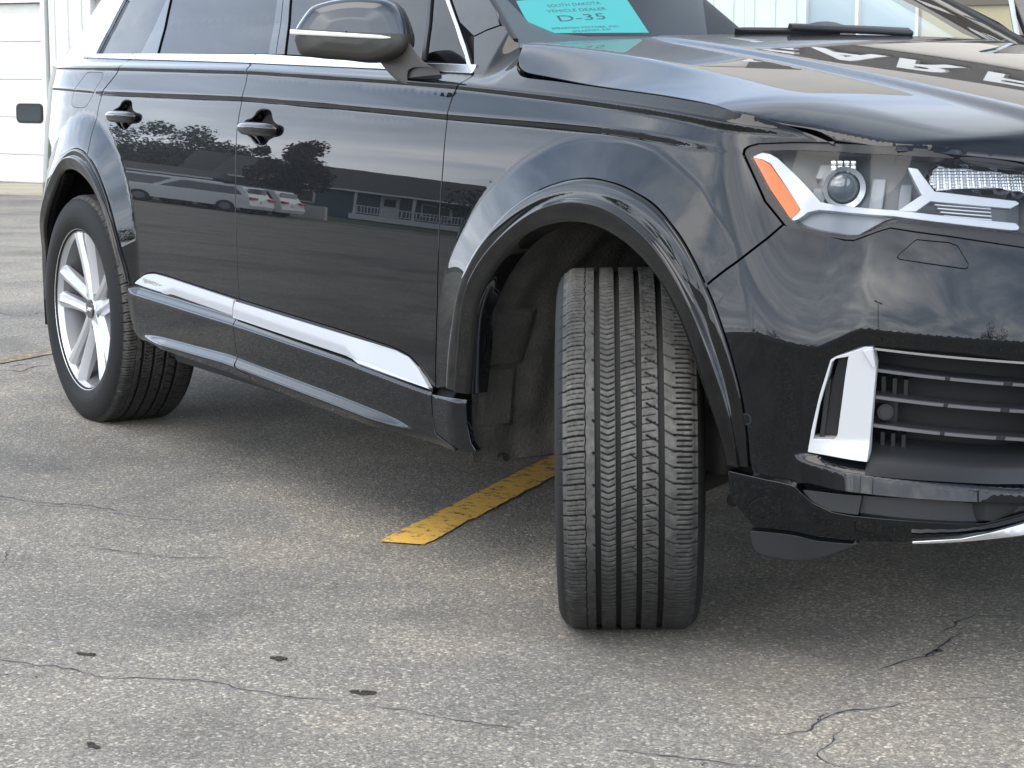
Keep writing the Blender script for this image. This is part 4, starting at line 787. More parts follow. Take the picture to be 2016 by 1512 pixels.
for i in range(n1):
    for j in range(n2): bm.faces.new((vs[i][j],vs[(i+1)%n1][j],vs[(i+1)%n1][(j+1)%n2],vs[i][(j+1)%n2]))
add_box(bm,(0,0,0),(.36,.05,.02),M=m); add_box(bm,(0,0,0),(.12,.10,.04),bev=.01,M=m); bmo('steering_wheel',bm,M['seat'],suv)
# ------------------------------------------------------------------ wheels
RT=.3825
def tread_depth(t,c,P):
    """t: mm across from the outer edge, c: arc length in mm; returns groove depth in mm"""
    def seg(d,w,dep,s=.45): return dep*np.clip((w/2+s-np.abs(d))/(2*s),0,1)
    def rep(x,p): return (x+p/2)%p-p/2
    T,Cc=np.broadcast_arrays(t,c); D_=np.zeros(T.shape)
    def put(mask,v): 
        np.maximum(D_,np.where(mask,v,0),out=D_)
    for ctr,w in ((61.5,10.5),(100.2,10),(139.5,10.5),(181,11.5)): put(np.abs(T-ctr)<w,seg(T-ctr,w,8.8,.3))
    wob=.8*np.sin(Cc/P*2*np.pi); put(np.abs(T-38.5)<5,seg(T-38.5-wob,1.5,3.0))
    x=T/38; off=5*(1-np.clip(x,-.6,1))**2
    put((T>-14)&(T<39.5),seg(rep(Cc-off,P),3.2,6.5)*np.clip((T+14)/12,0,1))
    for k,(a,b) in ((1/3,(5,36)),(2/3,(5,36))): put((T>a)&(T<b),seg(rep(Cc-off-k*P,P),1.7,2.6))
    put((T>51)&(T<57),seg(rep(Cc-2*np.round((T-51)/2),2*P),5,6))
    p=P/2.5
    x=np.clip((T-81)/14,-1,1); put((T>67.5)&(T<94.5),seg(rep(Cc-6.0*(1-np.abs(x)**1.4),p),2.5,5))
    x=np.clip((T-105.2)/28.6,0,1); put((T>106)&(T<133),seg(rep(Cc+9*x**.75,p),2.0,4.2)*np.where(x>.93,.3,1))
    put((T>121)&(T<134.5),seg(rep(Cc-(x-.55)*22-4,2*P),2.8,6)*np.clip((T-121)/3,0,1))
    x=np.clip((T-144.8)/30.4,0,1)
    put((T>152)&(T<176),seg(rep(Cc-17*(x-.25),P),4.2-1.8*x,6.5)*np.clip((T-152)/2,0,1))
    put((T>145)&(T<171),seg(rep(Cc+5*x-.33*P,P/2),1.7,3.2))
    x=np.clip((T-187)/16,0,1)
    put((T>186)&(T<206),seg(rep(Cc-9*(x-1),P),2.0,4))
    put((T>203)&(T<262),seg(rep(Cc-2*np.clip((T-203)/42,0,1),P),3.5,6.5)*np.clip((262-T)/14,0,1))
    for k in (.33,.66): put((T>209)&(T<239),seg(rep(Cc-k*P-1,P),3.0,5)*np.clip((T-209)/2,0,1)*np.clip((239-T)/2,0,1))
    return D_
def make_tyre():
    N=1750; circ=2*np.pi*RT*1000; P=circ/76
    tcol=[]
    edges=[(56.2,.25),(66.8,.25),(95.2,.25),(105.2,.25),(134.2,.25),(144.8,.25),(175.2,.25),(186.8,.25)]
    tc=set(np.round(np.arange(0,245.01,1.75),2))
    for e,_ in edges:
        tc={x for x in tc if abs(x-e)>.9}; tc|={round(e-.35,2),round(e+.35,2)}
    for e in (38.5,): tc={x for x in tc if abs(x-e)>1.0}; tc|={e-1.1,e-.3,e+.3,e+1.1}
    tc=np.array(sorted(tc))
    def prof(t):
        y=t-122.5; a=np.abs(y); r=382.5-1.6*(a/112)**2
        k=np.clip((a-106)/16.5,0,1); r=r-9.5*k**2.2
        return y,r
    # sidewalls: outer (y<0) then inner
    sw=np.array([(125.5,262),(127,264.5),(129,266),(132.5,270),(137,280),(141.5,296),(143,310),(142.6,325),(140.5,340),(137.2,352),(133.2,361),(129.0,367),(125.4,371)],float)
    sw=resamp(sw,44)
    yt,rt=prof(tc)
    yl=-sw[:,0]; rl=sw[:,1]; yr=sw[::-1,0]; rr_=sw[::-1,1]
    y=np.r_[yl,yt,yr]; r=np.r_[rl,rt,rr_]
    tt=np.r_[-(sw[::-1,0]*0+np.linspace(1.5,60,44))[::-1],tc,245+np.linspace(1.5,60,44)]
    th=np.linspace(0,2*np.pi,N,endpoint=False); cc=th*RT*1000
    dep=tread_depth(tt[None,:],cc[:,None],P)
    sq=np.zeros_like(tt); dep[:, :44]*=.35; dep[:,-44:]*=.35
    # sidewall relief
    dr=np.zeros_like(tt); j=np.arange(len(tt))
    rr2=r[None,:]-dep
    R_=rr2/1000; Y=np.broadcast_to(y[None,:]/1000,R_.shape).copy()
    # theta measured from straight ahead, downwards
    X=R_*np.cos(th)[:,None]; Zz=-R_*np.sin(th)[:,None]
    h=.3725
    low=Zz<-h; over=np.where(low,-h-Zz,0); 
    near=np.clip((-Zz-.27)/.1,0,1)*np.clip(1-np.abs(X)/.22,0,1); Y=Y*(1+.035*near*np.clip((.375-R_)/.03,0,1))
    Zz=np.where(low,-h+.0006*0,Zz)
    V=np.stack([X,Y,Zz],-1).reshape(-1,3)
    wear_tone=np.clip(1-dep/1.2,0,1)*np.where((tt>-2)&(tt<247),1,.0)[None,:]
    # darker colour on the lower front of the tread, with a broken upper edge
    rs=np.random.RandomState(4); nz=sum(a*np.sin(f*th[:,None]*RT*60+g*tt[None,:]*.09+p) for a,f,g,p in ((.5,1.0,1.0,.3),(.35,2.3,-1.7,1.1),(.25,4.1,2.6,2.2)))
    low_dark=np.clip((-Zz-.05+.05*nz+.0006*(tt[None,:]-120))/.14,0,1)*(X>0)
    wear_tone=wear_tone*(1-.62*low_dark)
    F=grid_faces(N,len(tt),True,False)
    rub=bpy.data.materials.new('tyre_rubber'); rub.use_nodes=True; nt=rub.node_tree; b=nt.nodes['Principled BSDF']
    at=nt.nodes.new('ShaderNodeAttribute'); at.attribute_name='wear_tone'
    tcn=nt.nodes.new('ShaderNodeTexCoord'); n1=nt.nodes.new('ShaderNodeTexNoise'); n1.inputs['Scale'].default_value=60; n1.inputs['Detail'].default_value=6; n1.inputs['Roughness'].default_value=.7; nt.links.new(tcn.outputs['Object'],n1.inputs[0])
    r1=nt.nodes.new('ShaderNodeValToRGB'); nt.links.new(n1.outputs[0],r1.inputs[0]); r1.color_ramp.elements[0].position=.3; r1.color_ramp.elements[0].color=(.046,.044,.041,1); r1.color_ramp.elements[1].position=.72; r1.color_ramp.elements[1].color=(.135,.130,.120,1)
    n2=nt.nodes.new('ShaderNodeTexNoise'); n2.inputs['Scale'].default_value=5; n2.inputs['Detail'].default_value=5; nt.links.new(tcn.outputs['Object'],n2.inputs[0])
    mr=nt.nodes.new('ShaderNodeMapRange'); mr.inputs[1].default_value=.35; mr.inputs[2].default_value=.62; mr.inputs[3].default_value=.55; mr.inputs[4].default_value=1; nt.links.new(n2.outputs[0],mr.inputs[0])
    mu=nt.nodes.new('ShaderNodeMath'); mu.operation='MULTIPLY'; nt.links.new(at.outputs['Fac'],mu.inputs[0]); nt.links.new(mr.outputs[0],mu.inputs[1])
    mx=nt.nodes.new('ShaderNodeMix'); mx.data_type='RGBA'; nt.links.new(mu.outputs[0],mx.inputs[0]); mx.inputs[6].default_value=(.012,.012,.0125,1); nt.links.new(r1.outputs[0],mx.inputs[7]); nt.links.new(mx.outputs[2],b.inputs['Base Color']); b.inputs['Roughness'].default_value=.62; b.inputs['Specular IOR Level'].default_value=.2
    M['rubber']=rub
    return npmesh('tyre',V,F[:,::-1].copy(),rub,None,attr=wear_tone.ravel(),link_it=False)
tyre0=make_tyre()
def make_rim():
    bm=bmesh.new()
    prof_=[(.2745,-.128),(.276,-.131),(.2735,-.1335),(.269,-.132),(.2655,-.127),(.2605,-.116),(.2575,-.105),(.250,-.085),(.241,-.05),(.236,0.0),(.240,.08),(.262,.122),(.272,.128)]
    V,F=lathe(prof_,120); vs=[bm.verts.new(v) for v in V]
    for k_,f in enumerate(F):
        q_=bm.faces.new([vs[i] for i in f]); q_.material_index=1 if min(np.hypot(V[i][0],V[i][2]) for i in f)<.2555 else 0
    # five pairs of twin spokes, parallel bars with a ridge
    for k in range(5):
        a0=2*math.pi*k/5+R(90+8)
        er=np.array([math.cos(a0),0,math.sin(a0)]); et=np.array([-math.sin(a0),0,math.cos(a0)])
        for sgn in (-1,1):
            rows=[]
            for r,yf,w,o,dp in ((.030,-.099,.019,.023,.04),(.075,-.102,.0185,.026,.045),(.12,-.106,.0195,.031,.045),(.17,-.112,.0215,.037,.04),(.215,-.1185,.025,.044,.034),(.245,-.1225,.029,.049,.028),(.262,-.122,.033,.053,.02)):
                c=er*r+et*o*sgn
                # ridge offset towards the pair's outer side
                prof=[(-w,yf+dp),(-w*.95,yf+.016),(-w*.55,yf+.004),(w*.05,yf),(w*.55*1.0,yf+.006),(w*1.02,yf+.020),(w,yf+dp)]
                rows.append([bm.verts.new(c+et*q*sgn+np.array([0,y_,0])) for q,y_ in prof])
            for r0,r1 in zip(rows[:-1],rows[1:]):
                for i in range(6): bm.faces.new((r0[i],r0[i+1],r1[i+1],r1[i]))
        # web between the bars close to the hub and at the rim
        for (ra,rb,ya,yb) in ((.03,.10,-.085,-.075),):
            q=[bm.verts.new(er*r_+et*s_*.03+np.array([0,y_,0])) for r_,y_ in ((ra,ya),(rb,yb)) for s_ in (-1,1)]
            bm.faces.new((q[0],q[1],q[3],q[2]))
    V,F=lathe([(.0001,-.100),(.034,-.100),(.036,-.097),(.052,-.094),(.070,-.088),(.078,-.07),(.078,-.02)],60); vs=[bm.verts.new(v) for v in V]
    for f in F: bm.faces.new([vs[i] for i in f])
    o=bmo('rim',bm,[M['rim'],M['rim_in']],None,30); COL.objects.unlink(o); return o
rim0=make_rim()
def small(name,bm,m,parent): return bmo(name,bm,m,parent)
cap_m=mat('centre_cap',(.012,.012,.014),.25,coat=1)
def wheel(x,y,rot,side,first=[True]):
    w=empty('wheel',(x,y,.3725),suv); 
    t=bpy.data.objects.new('tyre',tyre0.data); link(t,w); r=bpy.data.objects.new('rim',rim0.data); link(r,w); r.rotation_euler=(0,rot,0)
    if not first[0]:
        for nm,me in first[1].items():
            for m_ in me: link(bpy.data.objects.new(nm,m_),w)
    else:
        first[0]=False; d={}
        bm=bmesh.new(); add_cyl(bm,(0,-.098,0),(0,-.106,0),.0335,.031,40); c=bmo('centre_cap',bm,cap_m,w); d['centre_cap']=[c.data]
        bm=bmesh.new()
        for i in range(4):
            n1,n2=24,6; vs=[[bm.verts.new(((-.0135+.009*i)+(.006+.0009*math.cos(b))*math.cos(a),-.1066+.0009*math.sin(b),(.006+.0009*math.cos(b))*math.sin(a))) for b in np.linspace(0,2*math.pi,n2,endpoint=False)] for a in np.linspace(0,2*math.pi,n1,endpoint=False)]
            for p in range(n1):
                for q in range(n2): bm.faces.new((vs[p][q],vs[(p+1)%n1][q],vs[(p+1)%n1][(q+1)%n2],vs[p][(q+1)%n2]))
        c=bmo('cap_emblem',bm,M['chrome'],w); d['cap_emblem']=[c.data]
        d['lug_bolt']=[]
        for k in range(5):
            a=2*math.pi*k/5+R(54); bm=bmesh.new(); add_cyl(bm,(.056*math.cos(a),-.085,.056*math.sin(a)),(.056*math.cos(a),-.099,.056*math.sin(a)),.0095,.009,6); c=bmo('lug_bolt',bm,M['rim_in'],w); d['lug_bolt'].append(c.data)
        bm=bmesh.new(); add_cyl(bm,(0,-.03,0),(0,-.005,0),.185,.185,64); c=bmo('brake_disc',bm,M['rim_in'],w); d['brake_disc']=[c.data]
        bm=bmesh.new(); add_box(bm,(-.14,-.025,.07),(.09,.08,.19),bev=.02); c=bmo('brake_caliper',bm,M['under'],w); d['brake_caliper']=[c.data]
        first.append(d)
    if side>0: w.scale=(1,-1,1)
    return w
STEER=R(-34.2)
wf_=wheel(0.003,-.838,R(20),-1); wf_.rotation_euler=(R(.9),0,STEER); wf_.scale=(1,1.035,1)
wr_=wheel(-2.994,-.836,R(3),-1)
wl_=wheel(0.0,.842,R(10),1); wl_.rotation_euler=(0,0,STEER*.82)
wl2=wheel(-2.994,.836,R(33),1)
# ------------------------------------------------------------------ the left side repeats the right side's parts
DOOR_OPEN=R(58)
def mirror_part(o,par,M_):
    c=o.copy(); COL.objects.link(c); c.parent=par
    if M_ is not None: c.matrix_local=M_
    for ch in o.children: mirror_part(ch,c,None)
    return c
FL=Matrix.Diagonal((1,-1,1,1)); hinge=Vector((-.56,.93,0))
OPEN=Matrix.Translation(hinge)@Matrix.Rotation(-DOOR_OPEN,4,'Z')@Matrix.Translation(-hinge)@FL
for o in RIGHT: mirror_part(o,suv,OPEN if o is front_door else FL)
mirror_part(side_mirror,suv,OPEN)
# inner skin of the doors
for dr in (front_door,):
    pass
# front grille in the middle of the nose
bm=bmesh.new(); 
gs=np.linspace(1.175,1.60,12); zz=np.linspace(.44,.97,14)
for sg in (1,-1):
    S_,Z_=np.meshgrid(gs,zz,indexing='ij'); p=skin(S_.ravel(),Z_.ravel(),-.07)*[1,sg,1]; vs=[bm.verts.new(v) for v in p]
    for f in grid_faces(12,14): bm.faces.new([vs[i] for i in f])
grille=bmo('front_grille',bm,M['under'],suv)
for sg in (1,-1):
    L=np.array([(1.60,.985),(1.30,.985),(1.175,.90),(1.172,.56),(1.25,.445),(1.60,.435)]); L=fair(L,60,1,1); p=skin(L[:,0],L[:,1],.004)*[1,sg,1]; n=skin_n(L[:,0],L[:,1])*[1,sg,1]; ribbon('grille_frame',p,.022,.03,M['chrome_satin'],grille,up=n)
    for s in np.arange(1.235,1.60,.06):
        z1=np.interp(s,[1.175,1.30,1.6],[.90,.975,.975]); z0=np.interp(s,[1.17,1.25,1.6],[.56,.455,.445]); zz_=np.linspace(z0,z1,14); p=skin(np.full(14,s),zz_,-.012)*[1,sg,1]; n=skin_n(np.full(14,s),zz_)*[1,sg,1]; ribbon('grille_bar',p,.014,.03,M['chrome_satin'],grille,up=n)
# wiper on the windscreen
def wiper(a0,a1,b0,b1,ap,bp):
    t=np.linspace(0,1,24); aa=a0+(a1-a0)*t; bb=b0+(b1-b0)*t; p=wsf(aa,bb,.012); n=wsn(aa,bb)
    w=ribbon('wiper',p,np.interp(t,[0,.05,1],[.004,.016,.020]),.022,M['seal'],suv,up=n)
    aa=np.linspace(.5*(a0+a1),ap,16); bb=np.linspace(.5*(b0+b1),bp,16); p=wsf(aa,bb,.028); ribbon('wiper_arm',p,np.linspace(.018,.026,16),.012,M['seal'],w,up=wsn(aa,bb)); return w
# ------------------------------------------------------------------ ground
def asphalt_mat():
    m=bpy.data.materials.new('worn_asphalt'); m.use_nodes=True; nt=m.node_tree; N=nt.nodes.new; L=nt.links.new; b=nt.nodes['Principled BSDF']; tc=N('ShaderNodeTexCoord')
    def noise(sc,det=6,ro=.6,vec=None,dist=0):
        n=N('ShaderNodeTexNoise'); n.inputs['Scale'].default_value=sc; n.inputs['Detail'].default_value=det; n.inputs['Roughness'].default_value=ro; n.inputs['Distortion'].default_value=dist; L(vec or tc.outputs['Object'],n.inputs[0]); return n.outputs[0]
    def ramp(x,els):
        r=N('ShaderNodeValToRGB'); L(x,r.inputs[0]); e=r.color_ramp.elements
        while len(e)<len(els): e.new(.5)
        for k,(p,c) in zip(e,els): k.position=p; k.color=(*c,1)
        return r.outputs[0]
    def mix(f,a,c,bt='MIX'):
        x=N('ShaderNodeMix'); x.data_type='RGBA'; x.blend_type=bt
        for i,v in ((0,f),(6,a),(7,c)):
            if isinstance(v,(int,float)): x.inputs[i].default_value=v
            elif isinstance(v,tuple): x.inputs[i].default_value=(*v,1)
            else: L(v,x.inputs[i])
        return x.outputs[2]
    big=noise(.55,7,.62,dist=.4); mid=noise(2.6,6,.6)
    col=ramp(big,[(.28,(.136,.131,.125)),(.42,(.205,.194,.178)),(.56,(.268,.247,.216)),(.70,(.190,.185,.179))])
    col=mix(.5,col,ramp(mid,[(.32,(.60,.60,.62)),(.5,(1,1,1)),(.68,(1.22,1.17,1.08))]),'MULTIPLY')
    v=N('ShaderNodeTexVoronoi'); v.inputs['Scale'].default_value=165; v.inputs['Randomness'].default_value=1; L(tc.outputs['Object'],v.inputs[0])
    sp=N('ShaderNodeSeparateColor'); L(v.outputs['Color'],sp.inputs[0])
    agg=ramp(sp.outputs[0],[(0,(.50,.50,.51)),(.45,(.85,.85,.85)),(.72,(1.05,1.04,1.02)),(.90,(1.45,1.41,1.34)),(.975,(2.3,2.25,2.1))])
    col=mix(.68,col,agg,'MULTIPLY')
    v2=N('ShaderNodeTexVoronoi'); v2.inputs['Scale'].default_value=290; L(tc.outputs['Object'],v2.inputs[0]); sp2=N('ShaderNodeSeparateColor'); L(v2.outputs['Color'],sp2.inputs[0])
    col=mix(.6,col,ramp(sp2.outputs[1],[(0,(.5,.5,.5)),(.6,(1,1,1)),(.93,(1.5,1.48,1.4))]),'MULTIPLY')
    st=noise(.9,6,.6,dist=1.0); col=mix(ramp(st,[(.52,(0,0,0)),(.72,(.50,.50,.50))]),col,(.085,.079,.072))
    L(col,b.inputs['Base Color']); b.inputs['Roughness'].default_value=.82; b.inputs['Specular IOR Level'].default_value=.28
    ad=N('ShaderNodeMath'); ad.operation='MULTIPLY_ADD'; L(v.outputs['Distance'],ad.inputs[0]); ad.inputs[1].default_value=-1.2; L(noise(380,3,.6),ad.inputs[2])
    bp=N('ShaderNodeBump'); bp.inputs['Strength'].default_value=.45; bp.inputs['Distance'].default_value=.004; L(ad.outputs[0],bp.inputs['Height']); L(bp.outputs[0],b.inputs['Normal'])
    return m
M['asphalt']=asphalt_mat()
GD=np.array([-.75,.66])
def gz(x,y):
    d=(np.asarray(x)+3.0)*GD[0]+np.asarray(y)*GD[1]; u=np.maximum(0,d-2.5); u=np.minimum(u,22); w=np.minimum(np.maximum(0,-np.asarray(y)-7),15); return -.0345*(np.sqrt(u*u+4)-2)-.036*(np.sqrt(w*w+1)-1)
def gnd():
    ax=np.unique(np.r_[-400,-250,-150,-100,-70,np.linspace(-50,12,63),20,40,80,160]); ay=np.unique(np.r_[-22,-20,np.linspace(-18,30,49),45,80,160])
    X,Y=np.meshgrid(ax,ay,indexing='ij'); V=np.stack([X,Y,gz(X,Y)],-1).reshape(-1,3)
    return npmesh('parking_lot',V,grid_faces(len(ax),len(ay)),M['asphalt'])
lot=tag(gnd(),kind='structure')
# painted lines (worn yellow)
def paint_mat(name,col,thr):
    m=bpy.data.materials.new(name); m.use_nodes=True; nt=m.node_tree; N=nt.nodes.new; L=nt.links.new; b=nt.nodes['Principled BSDF']; tc=N('ShaderNodeTexCoord')
    n=N('ShaderNodeTexNoise'); n.inputs['Scale'].default_value=26; n.inputs['Detail'].default_value=8; n.inputs['Roughness'].default_value=.72; L(tc.outputs['Object'],n.inputs[0])
    n2=N('ShaderNodeTexNoise'); n2.inputs['Scale'].default_value=230; n2.inputs['Detail'].default_value=4; L(tc.outputs['Object'],n2.inputs[0])
    ad=N('ShaderNodeMath'); ad.operation='MULTIPLY_ADD'; L(n2.outputs[0],ad.inputs[0]); ad.inputs[1].default_value=.35; L(n.outputs[0],ad.inputs[2])
    r=N('ShaderNodeValToRGB'); L(ad.outputs[0],r.inputs[0]); r.color_ramp.elements[0].position=thr; r.color_ramp.elements[0].color=(.13,.11,.08,1); r.color_ramp.elements[1].position=thr+.07; r.color_ramp.elements[1].color=(*col,1)
    L(r.outputs[0],b.inputs['Base Color']); b.inputs['Roughness'].default_value=.75
    bp=N('ShaderNodeBump'); bp.inputs['Strength'].default_value=.5; bp.inputs['Distance'].default_value=.003; L(n2.outputs[0],bp.inputs['Height']); L(bp.outputs[0],b.inputs['Normal']); return m
def stripe(name,p,d,w,length,m):
    d=np.array(d,float); d/=np.linalg.norm(d); n=np.array([-d[1],d[0]]); k=max(2,int(length/.03)); bm=bmesh.new(); rows=[]
    for i in range(k+1):
        c=np.array(p)+d*length*i/k; j=[rnd.uniform(-.0045,.0045) for _ in range(2)]; e=[rnd.uniform(0,.02) if i==0 else 0 for _ in range(2)]
        rows.append([bm.verts.new((*(c+n*(s*w/2+jj)+d*ee),gz(c[0],c[1])+.004)) for s,jj,ee in ((-1,j[0],e[0]),(1,j[1],e[1]))])
    for a,b in zip(rows[:-1],rows[1:]): bm.faces.new((a[0],b[0],b[1],a[1]))
    return tag(bmo(name,bm,m,None,None),kind='structure')
pm=paint_mat('worn_yellow_paint',(.80,.47,.085),.57); pm2=paint_mat('faded_yellow_paint',(.44,.32,.15),.70)
stripe('parking_line',(-.845,-.93),(-.595,.80),.118,6.0,pm)
stripe('parking_line',(-4.35,-1.02),(-.52,.85),.11,6.0,pm2)
# cracks
CR={'main':[(0,405),(30,408),(55,412),(107,414),(149,422),(198,437),(293,439),(377,443),(432,447),(466,459),(506,464),(570,477),(640,479),(694,486),(729,494),(804,501),(843,511),(893,521),(992,534)]}
def crack(px,w,seed,m,zo=.0012):
    r=random.Random(seed); L=np.array(px,float); L=resamp(L,max(8,int(np.sum(np.linalg.norm(np.diff(L,axis=0),axis=1))/.018)))
    V=[];F=[]
    for i,p in enumerate(L):
        t=L[min(i+1,len(L)-1)]-L[max(i-1,0)]; t/=np.linalg.norm(t)+1e-9; n=np.array([-t[1],t[0]]); j=n*r.gauss(0,.0035); e=min(1,i/4,(len(L)-1-i)/4)
        ww=w*e*r.uniform(.25,1.25)*(1.8 if r.random()<.06 else 1)
        for s in (-1,1): q=p+j+n*s*ww/2; V.append((q[0],q[1],gz(q[0],q[1])+zo))
    for i in range(len(L)-1): F.append((2*i,2*i+1,2*i+3,2*i+2))
    return npmesh('crack',V,F,m,lot,smooth=False)
mc=mat('dark_crack',(.035,.033,.030),.95); mcl=mat('pale_crack_edge',(.21,.20,.185),.95,var=.3,vscale=60)
for k,(L,w,pale) in enumerate(CRACKS):
    if not pale: crack(L,w*2.6,k+40,mcl,.0007)
    crack(L,w*.8,k,mcl if pale else mc)
# loose scraps on the asphalt
def scrap(c,sx,sy,rz,label,m,seed,name='debris'):
    r=random.Random(seed); bm=bmesh.new()
    for q in range(7):
        ox,oy=(r.uniform(-.7,.7)*sx,r.uniform(-.6,.6)*sy) if q else (0,0); k=.75 if q==0 else r.uniform(.2,.5); a0=r.uniform(0,6.28); n=11; z0=.0006+.0004*q; ring=[]
        for i in range(n):
            a=a0+2*math.pi*i/n; rr=k*r.uniform(.55,1.15); ring.append((ox+math.cos(a)*sx*rr,oy+math.sin(a)*sy*rr,z0+r.uniform(0,.0012)))
        c0=bm.verts.new((ox,oy,z0+.0016)); vs=[bm.verts.new(v) for v in ring]; lo=[bm.verts.new((v[0]*1.04,v[1]*1.04,0)) for v in ring]
        for i in range(n): bm.faces.new((c0,vs[i],vs[(i+1)%n])); bm.faces.new((vs[i],lo[i],lo[(i+1)%n],vs[(i+1)%n]))
    o=bmo(name,bm,m,None,60); o.location=(c[0],c[1],gz(c[0],c[1])+.001); o.rotation_euler=(0,0,rz); return tag(o,label,'debris','dark scraps on the asphalt')
md=mat('dark_scrap',(.03,.024,.022),.8,var=.4,vscale=80)
SCR=SCRAPS
scrap(SCR[0],.024,.018,.3,'small dark brown scrap lying alone on the asphalt, left of the front tyre and above the long crack',md,1)
scrap(SCR[1],.026,.010,.5,'flat dark scrap at the far left of the asphalt, above the long crack',md,2)
scrap(SCR[2],.018,.012,.2,'dark scrap nearest the lower left corner, below the long crack',md,3)
scrap(SCR[3],.030,.013,.9,'broken dark twig-like scrap at the right end of the long crack',md,4)
# ------------------------------------------------------------------ white metal building behind the car
W0=np.array([-27.483,6.442]); WD=np.array([.8944,.4472]); WN=np.array([.4472,-.8944]); WB=-.70
def wp(k,h,o=0.0): p=W0+WD*k+WN*o; return Vector((p[0],p[1],WB+h))
WM=Matrix((( WD[0],-WN[0],0,W0[0]),(WD[1],-WN[1],0,W0[1]),(0,0,1,WB),(0,0,0,1)))   # local: x along the wall, -y towards the lot, z up
white=mat('white_painted_steel',(.60,.61,.59),.45,var=.04,vscale=2); white2=mat('white_door_steel',(.62,.63,.61),.5,var=.05,vscale=3); beige=mat('tan_wall',(.34,.31,.20),.8,var=.08,vscale=1.5); fasc=mat('taupe_fascia',(.085,.073,.062),.6,var=.1,vscale=1.2); cream=mat('cream_wall',(.60,.56,.50),.7,var=.05,vscale=1); dgl=mat('dark_window',(.03,.04,.05),.08,coat=1)
bld=tag(empty('workshop_building'),'long white ribbed steel workshop with a garage door, standing behind the dark car','building'); bld.matrix_world=WM
def wbox(name,k0,k1,h0,h1,o0,o1,m,par=bld,bev=0):
    bm=bmesh.new(); add_box(bm,((k0+k1)/2,-(o0+o1)/2,(h0+h1)/2),(k1-k0,abs(o1-o0),h1-h0),bev=bev); return bmo(name,bm,m,par,None)
GH=2.90
wbox('wall_core',-12,11.6,0,4.6,-6,-.25,white); wbox('upper_block',11.6,26,0,10.1,-6.5,-.25,white)
wbox('lintel',-2.6,1.02,GH,4.6,-.25,-.0,white); wbox('upper_wall',1.02,11.6,4.2,4.6,-.25,0,white); wbox('eave_trim',-12,11.55,4.6,4.72,-6,.12,white)
def panel_rib(k0,k1,h0,h1,m=white):
    bm=bmesh.new(); add_box(bm,((k0+k1)/2,.03,(h0+h1)/2),(k1-k0-.004,.05,h1-h0)); k=k0+.14
    while k<k1: 
        add_box(bm,(k-.015,-.006,(h0+h1)/2),(.030,.03,h1-h0-.02),bev=.006); k+=.275
    return bmo('wall_panel',bm,m,bld,None)
k=1.15
while k<14.9:
    k1=k+.825
    a=0
    if 2.0<k1 and k<3.2: panel_rib(k,k1,3.05,4.2) 
    elif 13.4<k<15.0: panel_rib(k,k1,3.2,4.2); panel_rib(k,k1,0,.9)
    else: panel_rib(k,k1,0,4.2)
    k=k1
k=-3.4
while k>-11: panel_rib(k-.825,k,0,4.2); k-=.825
# frames
wbox('door_frame',1.02,1.10,0,GH+.10,-.05,.035,white); wbox('door_frame',-2.70,-2.60,0,GH+.10,-.05,.035,white); wbox('door_frame',-2.60,1.02,GH,GH+.08,-.02,.035,white)
gd=empty('garage_door',(0,0,0),bld)
for i in range(5):
    z0=.02+i*.575
    bm=bmesh.new(); add_box(bm,(-.79,.115,z0+.285),(3.6,.05,.568),bev=.006)
    for j in range(4): add_box(bm,(-.79,.0895,z0+.07+j*.14),(3.58,.006,.105),bev=.003)
    p=bmo('door_panel',bm,white2,gd,None)
    if i==2:
        for kk in (.615,-.45,-1.5,-2.3):
            for (w,h,t,m,nm) in ((.285,.15,.075,M['seal'],'window_frame'),(.25,.118,.068,dgl,'pane')):
                bm=bmesh.new(); cs=[]
                for cx,cz,a0 in ((w-h*.55,h-h*.55,0),(-w+h*.55,h-h*.55,90),(-w+h*.55,-h+h*.55,180),(w-h*.55,-h+h*.55,270)):
                    for q in range(6): a=R(a0+18*q); cs.append((kk+cx+h*.55*math.cos(a),1.23+cz+h*.55*math.sin(a)))
                f=bm.faces.new([bm.verts.new((x,t,z)) for x,z in cs]); r=bmesh.ops.extrude_face_region(bm,geom=[f]); bmesh.ops.translate(bm,vec=(0,.02,0),verts=[v for v in r['geom'] if isinstance(v,bmesh.types.BMVert)]); bmo(nm,bm,m,gd,30)
# recessed doorway with a dark window further right
wbox('door_frame',1.98,2.05,0,3.0,-.06,.04,white); wbox('door_frame',2.05,3.2,2.95,3.05,-.06,.04,white); wbox('reveal',2.05,2.30,0,2.95,-.5,-.06,mat('grey_reveal',(.33,.33,.32),.8)); wbox('window',2.30,3.2,.9,2.95,-.3,-.25,dgl); wbox('wall_panel',2.30,3.2,0,.9,-.3,-.06,white)
# overhead door; windscreen tint and sky reflection are put into its blue colour
od=wbox('overhead_door',13.50,14.95,.0,3.2,-.2,-.06,mat('blue_tinted_door',(.26,.34,.40),.5)); 
for kk in (13.50,14.16,14.9): wbox('door_mullion',kk-.02,kk+.02,0,3.2,-.06,.02,white)
# tan block at the right end
wbox('tan_wall',15.05,26,0,4.2,-.06,.25,beige); wbox('wall_trim',15.05,26,2.62,2.75,.25,.30,mat('brown_trim',(.10,.09,.07),.7))
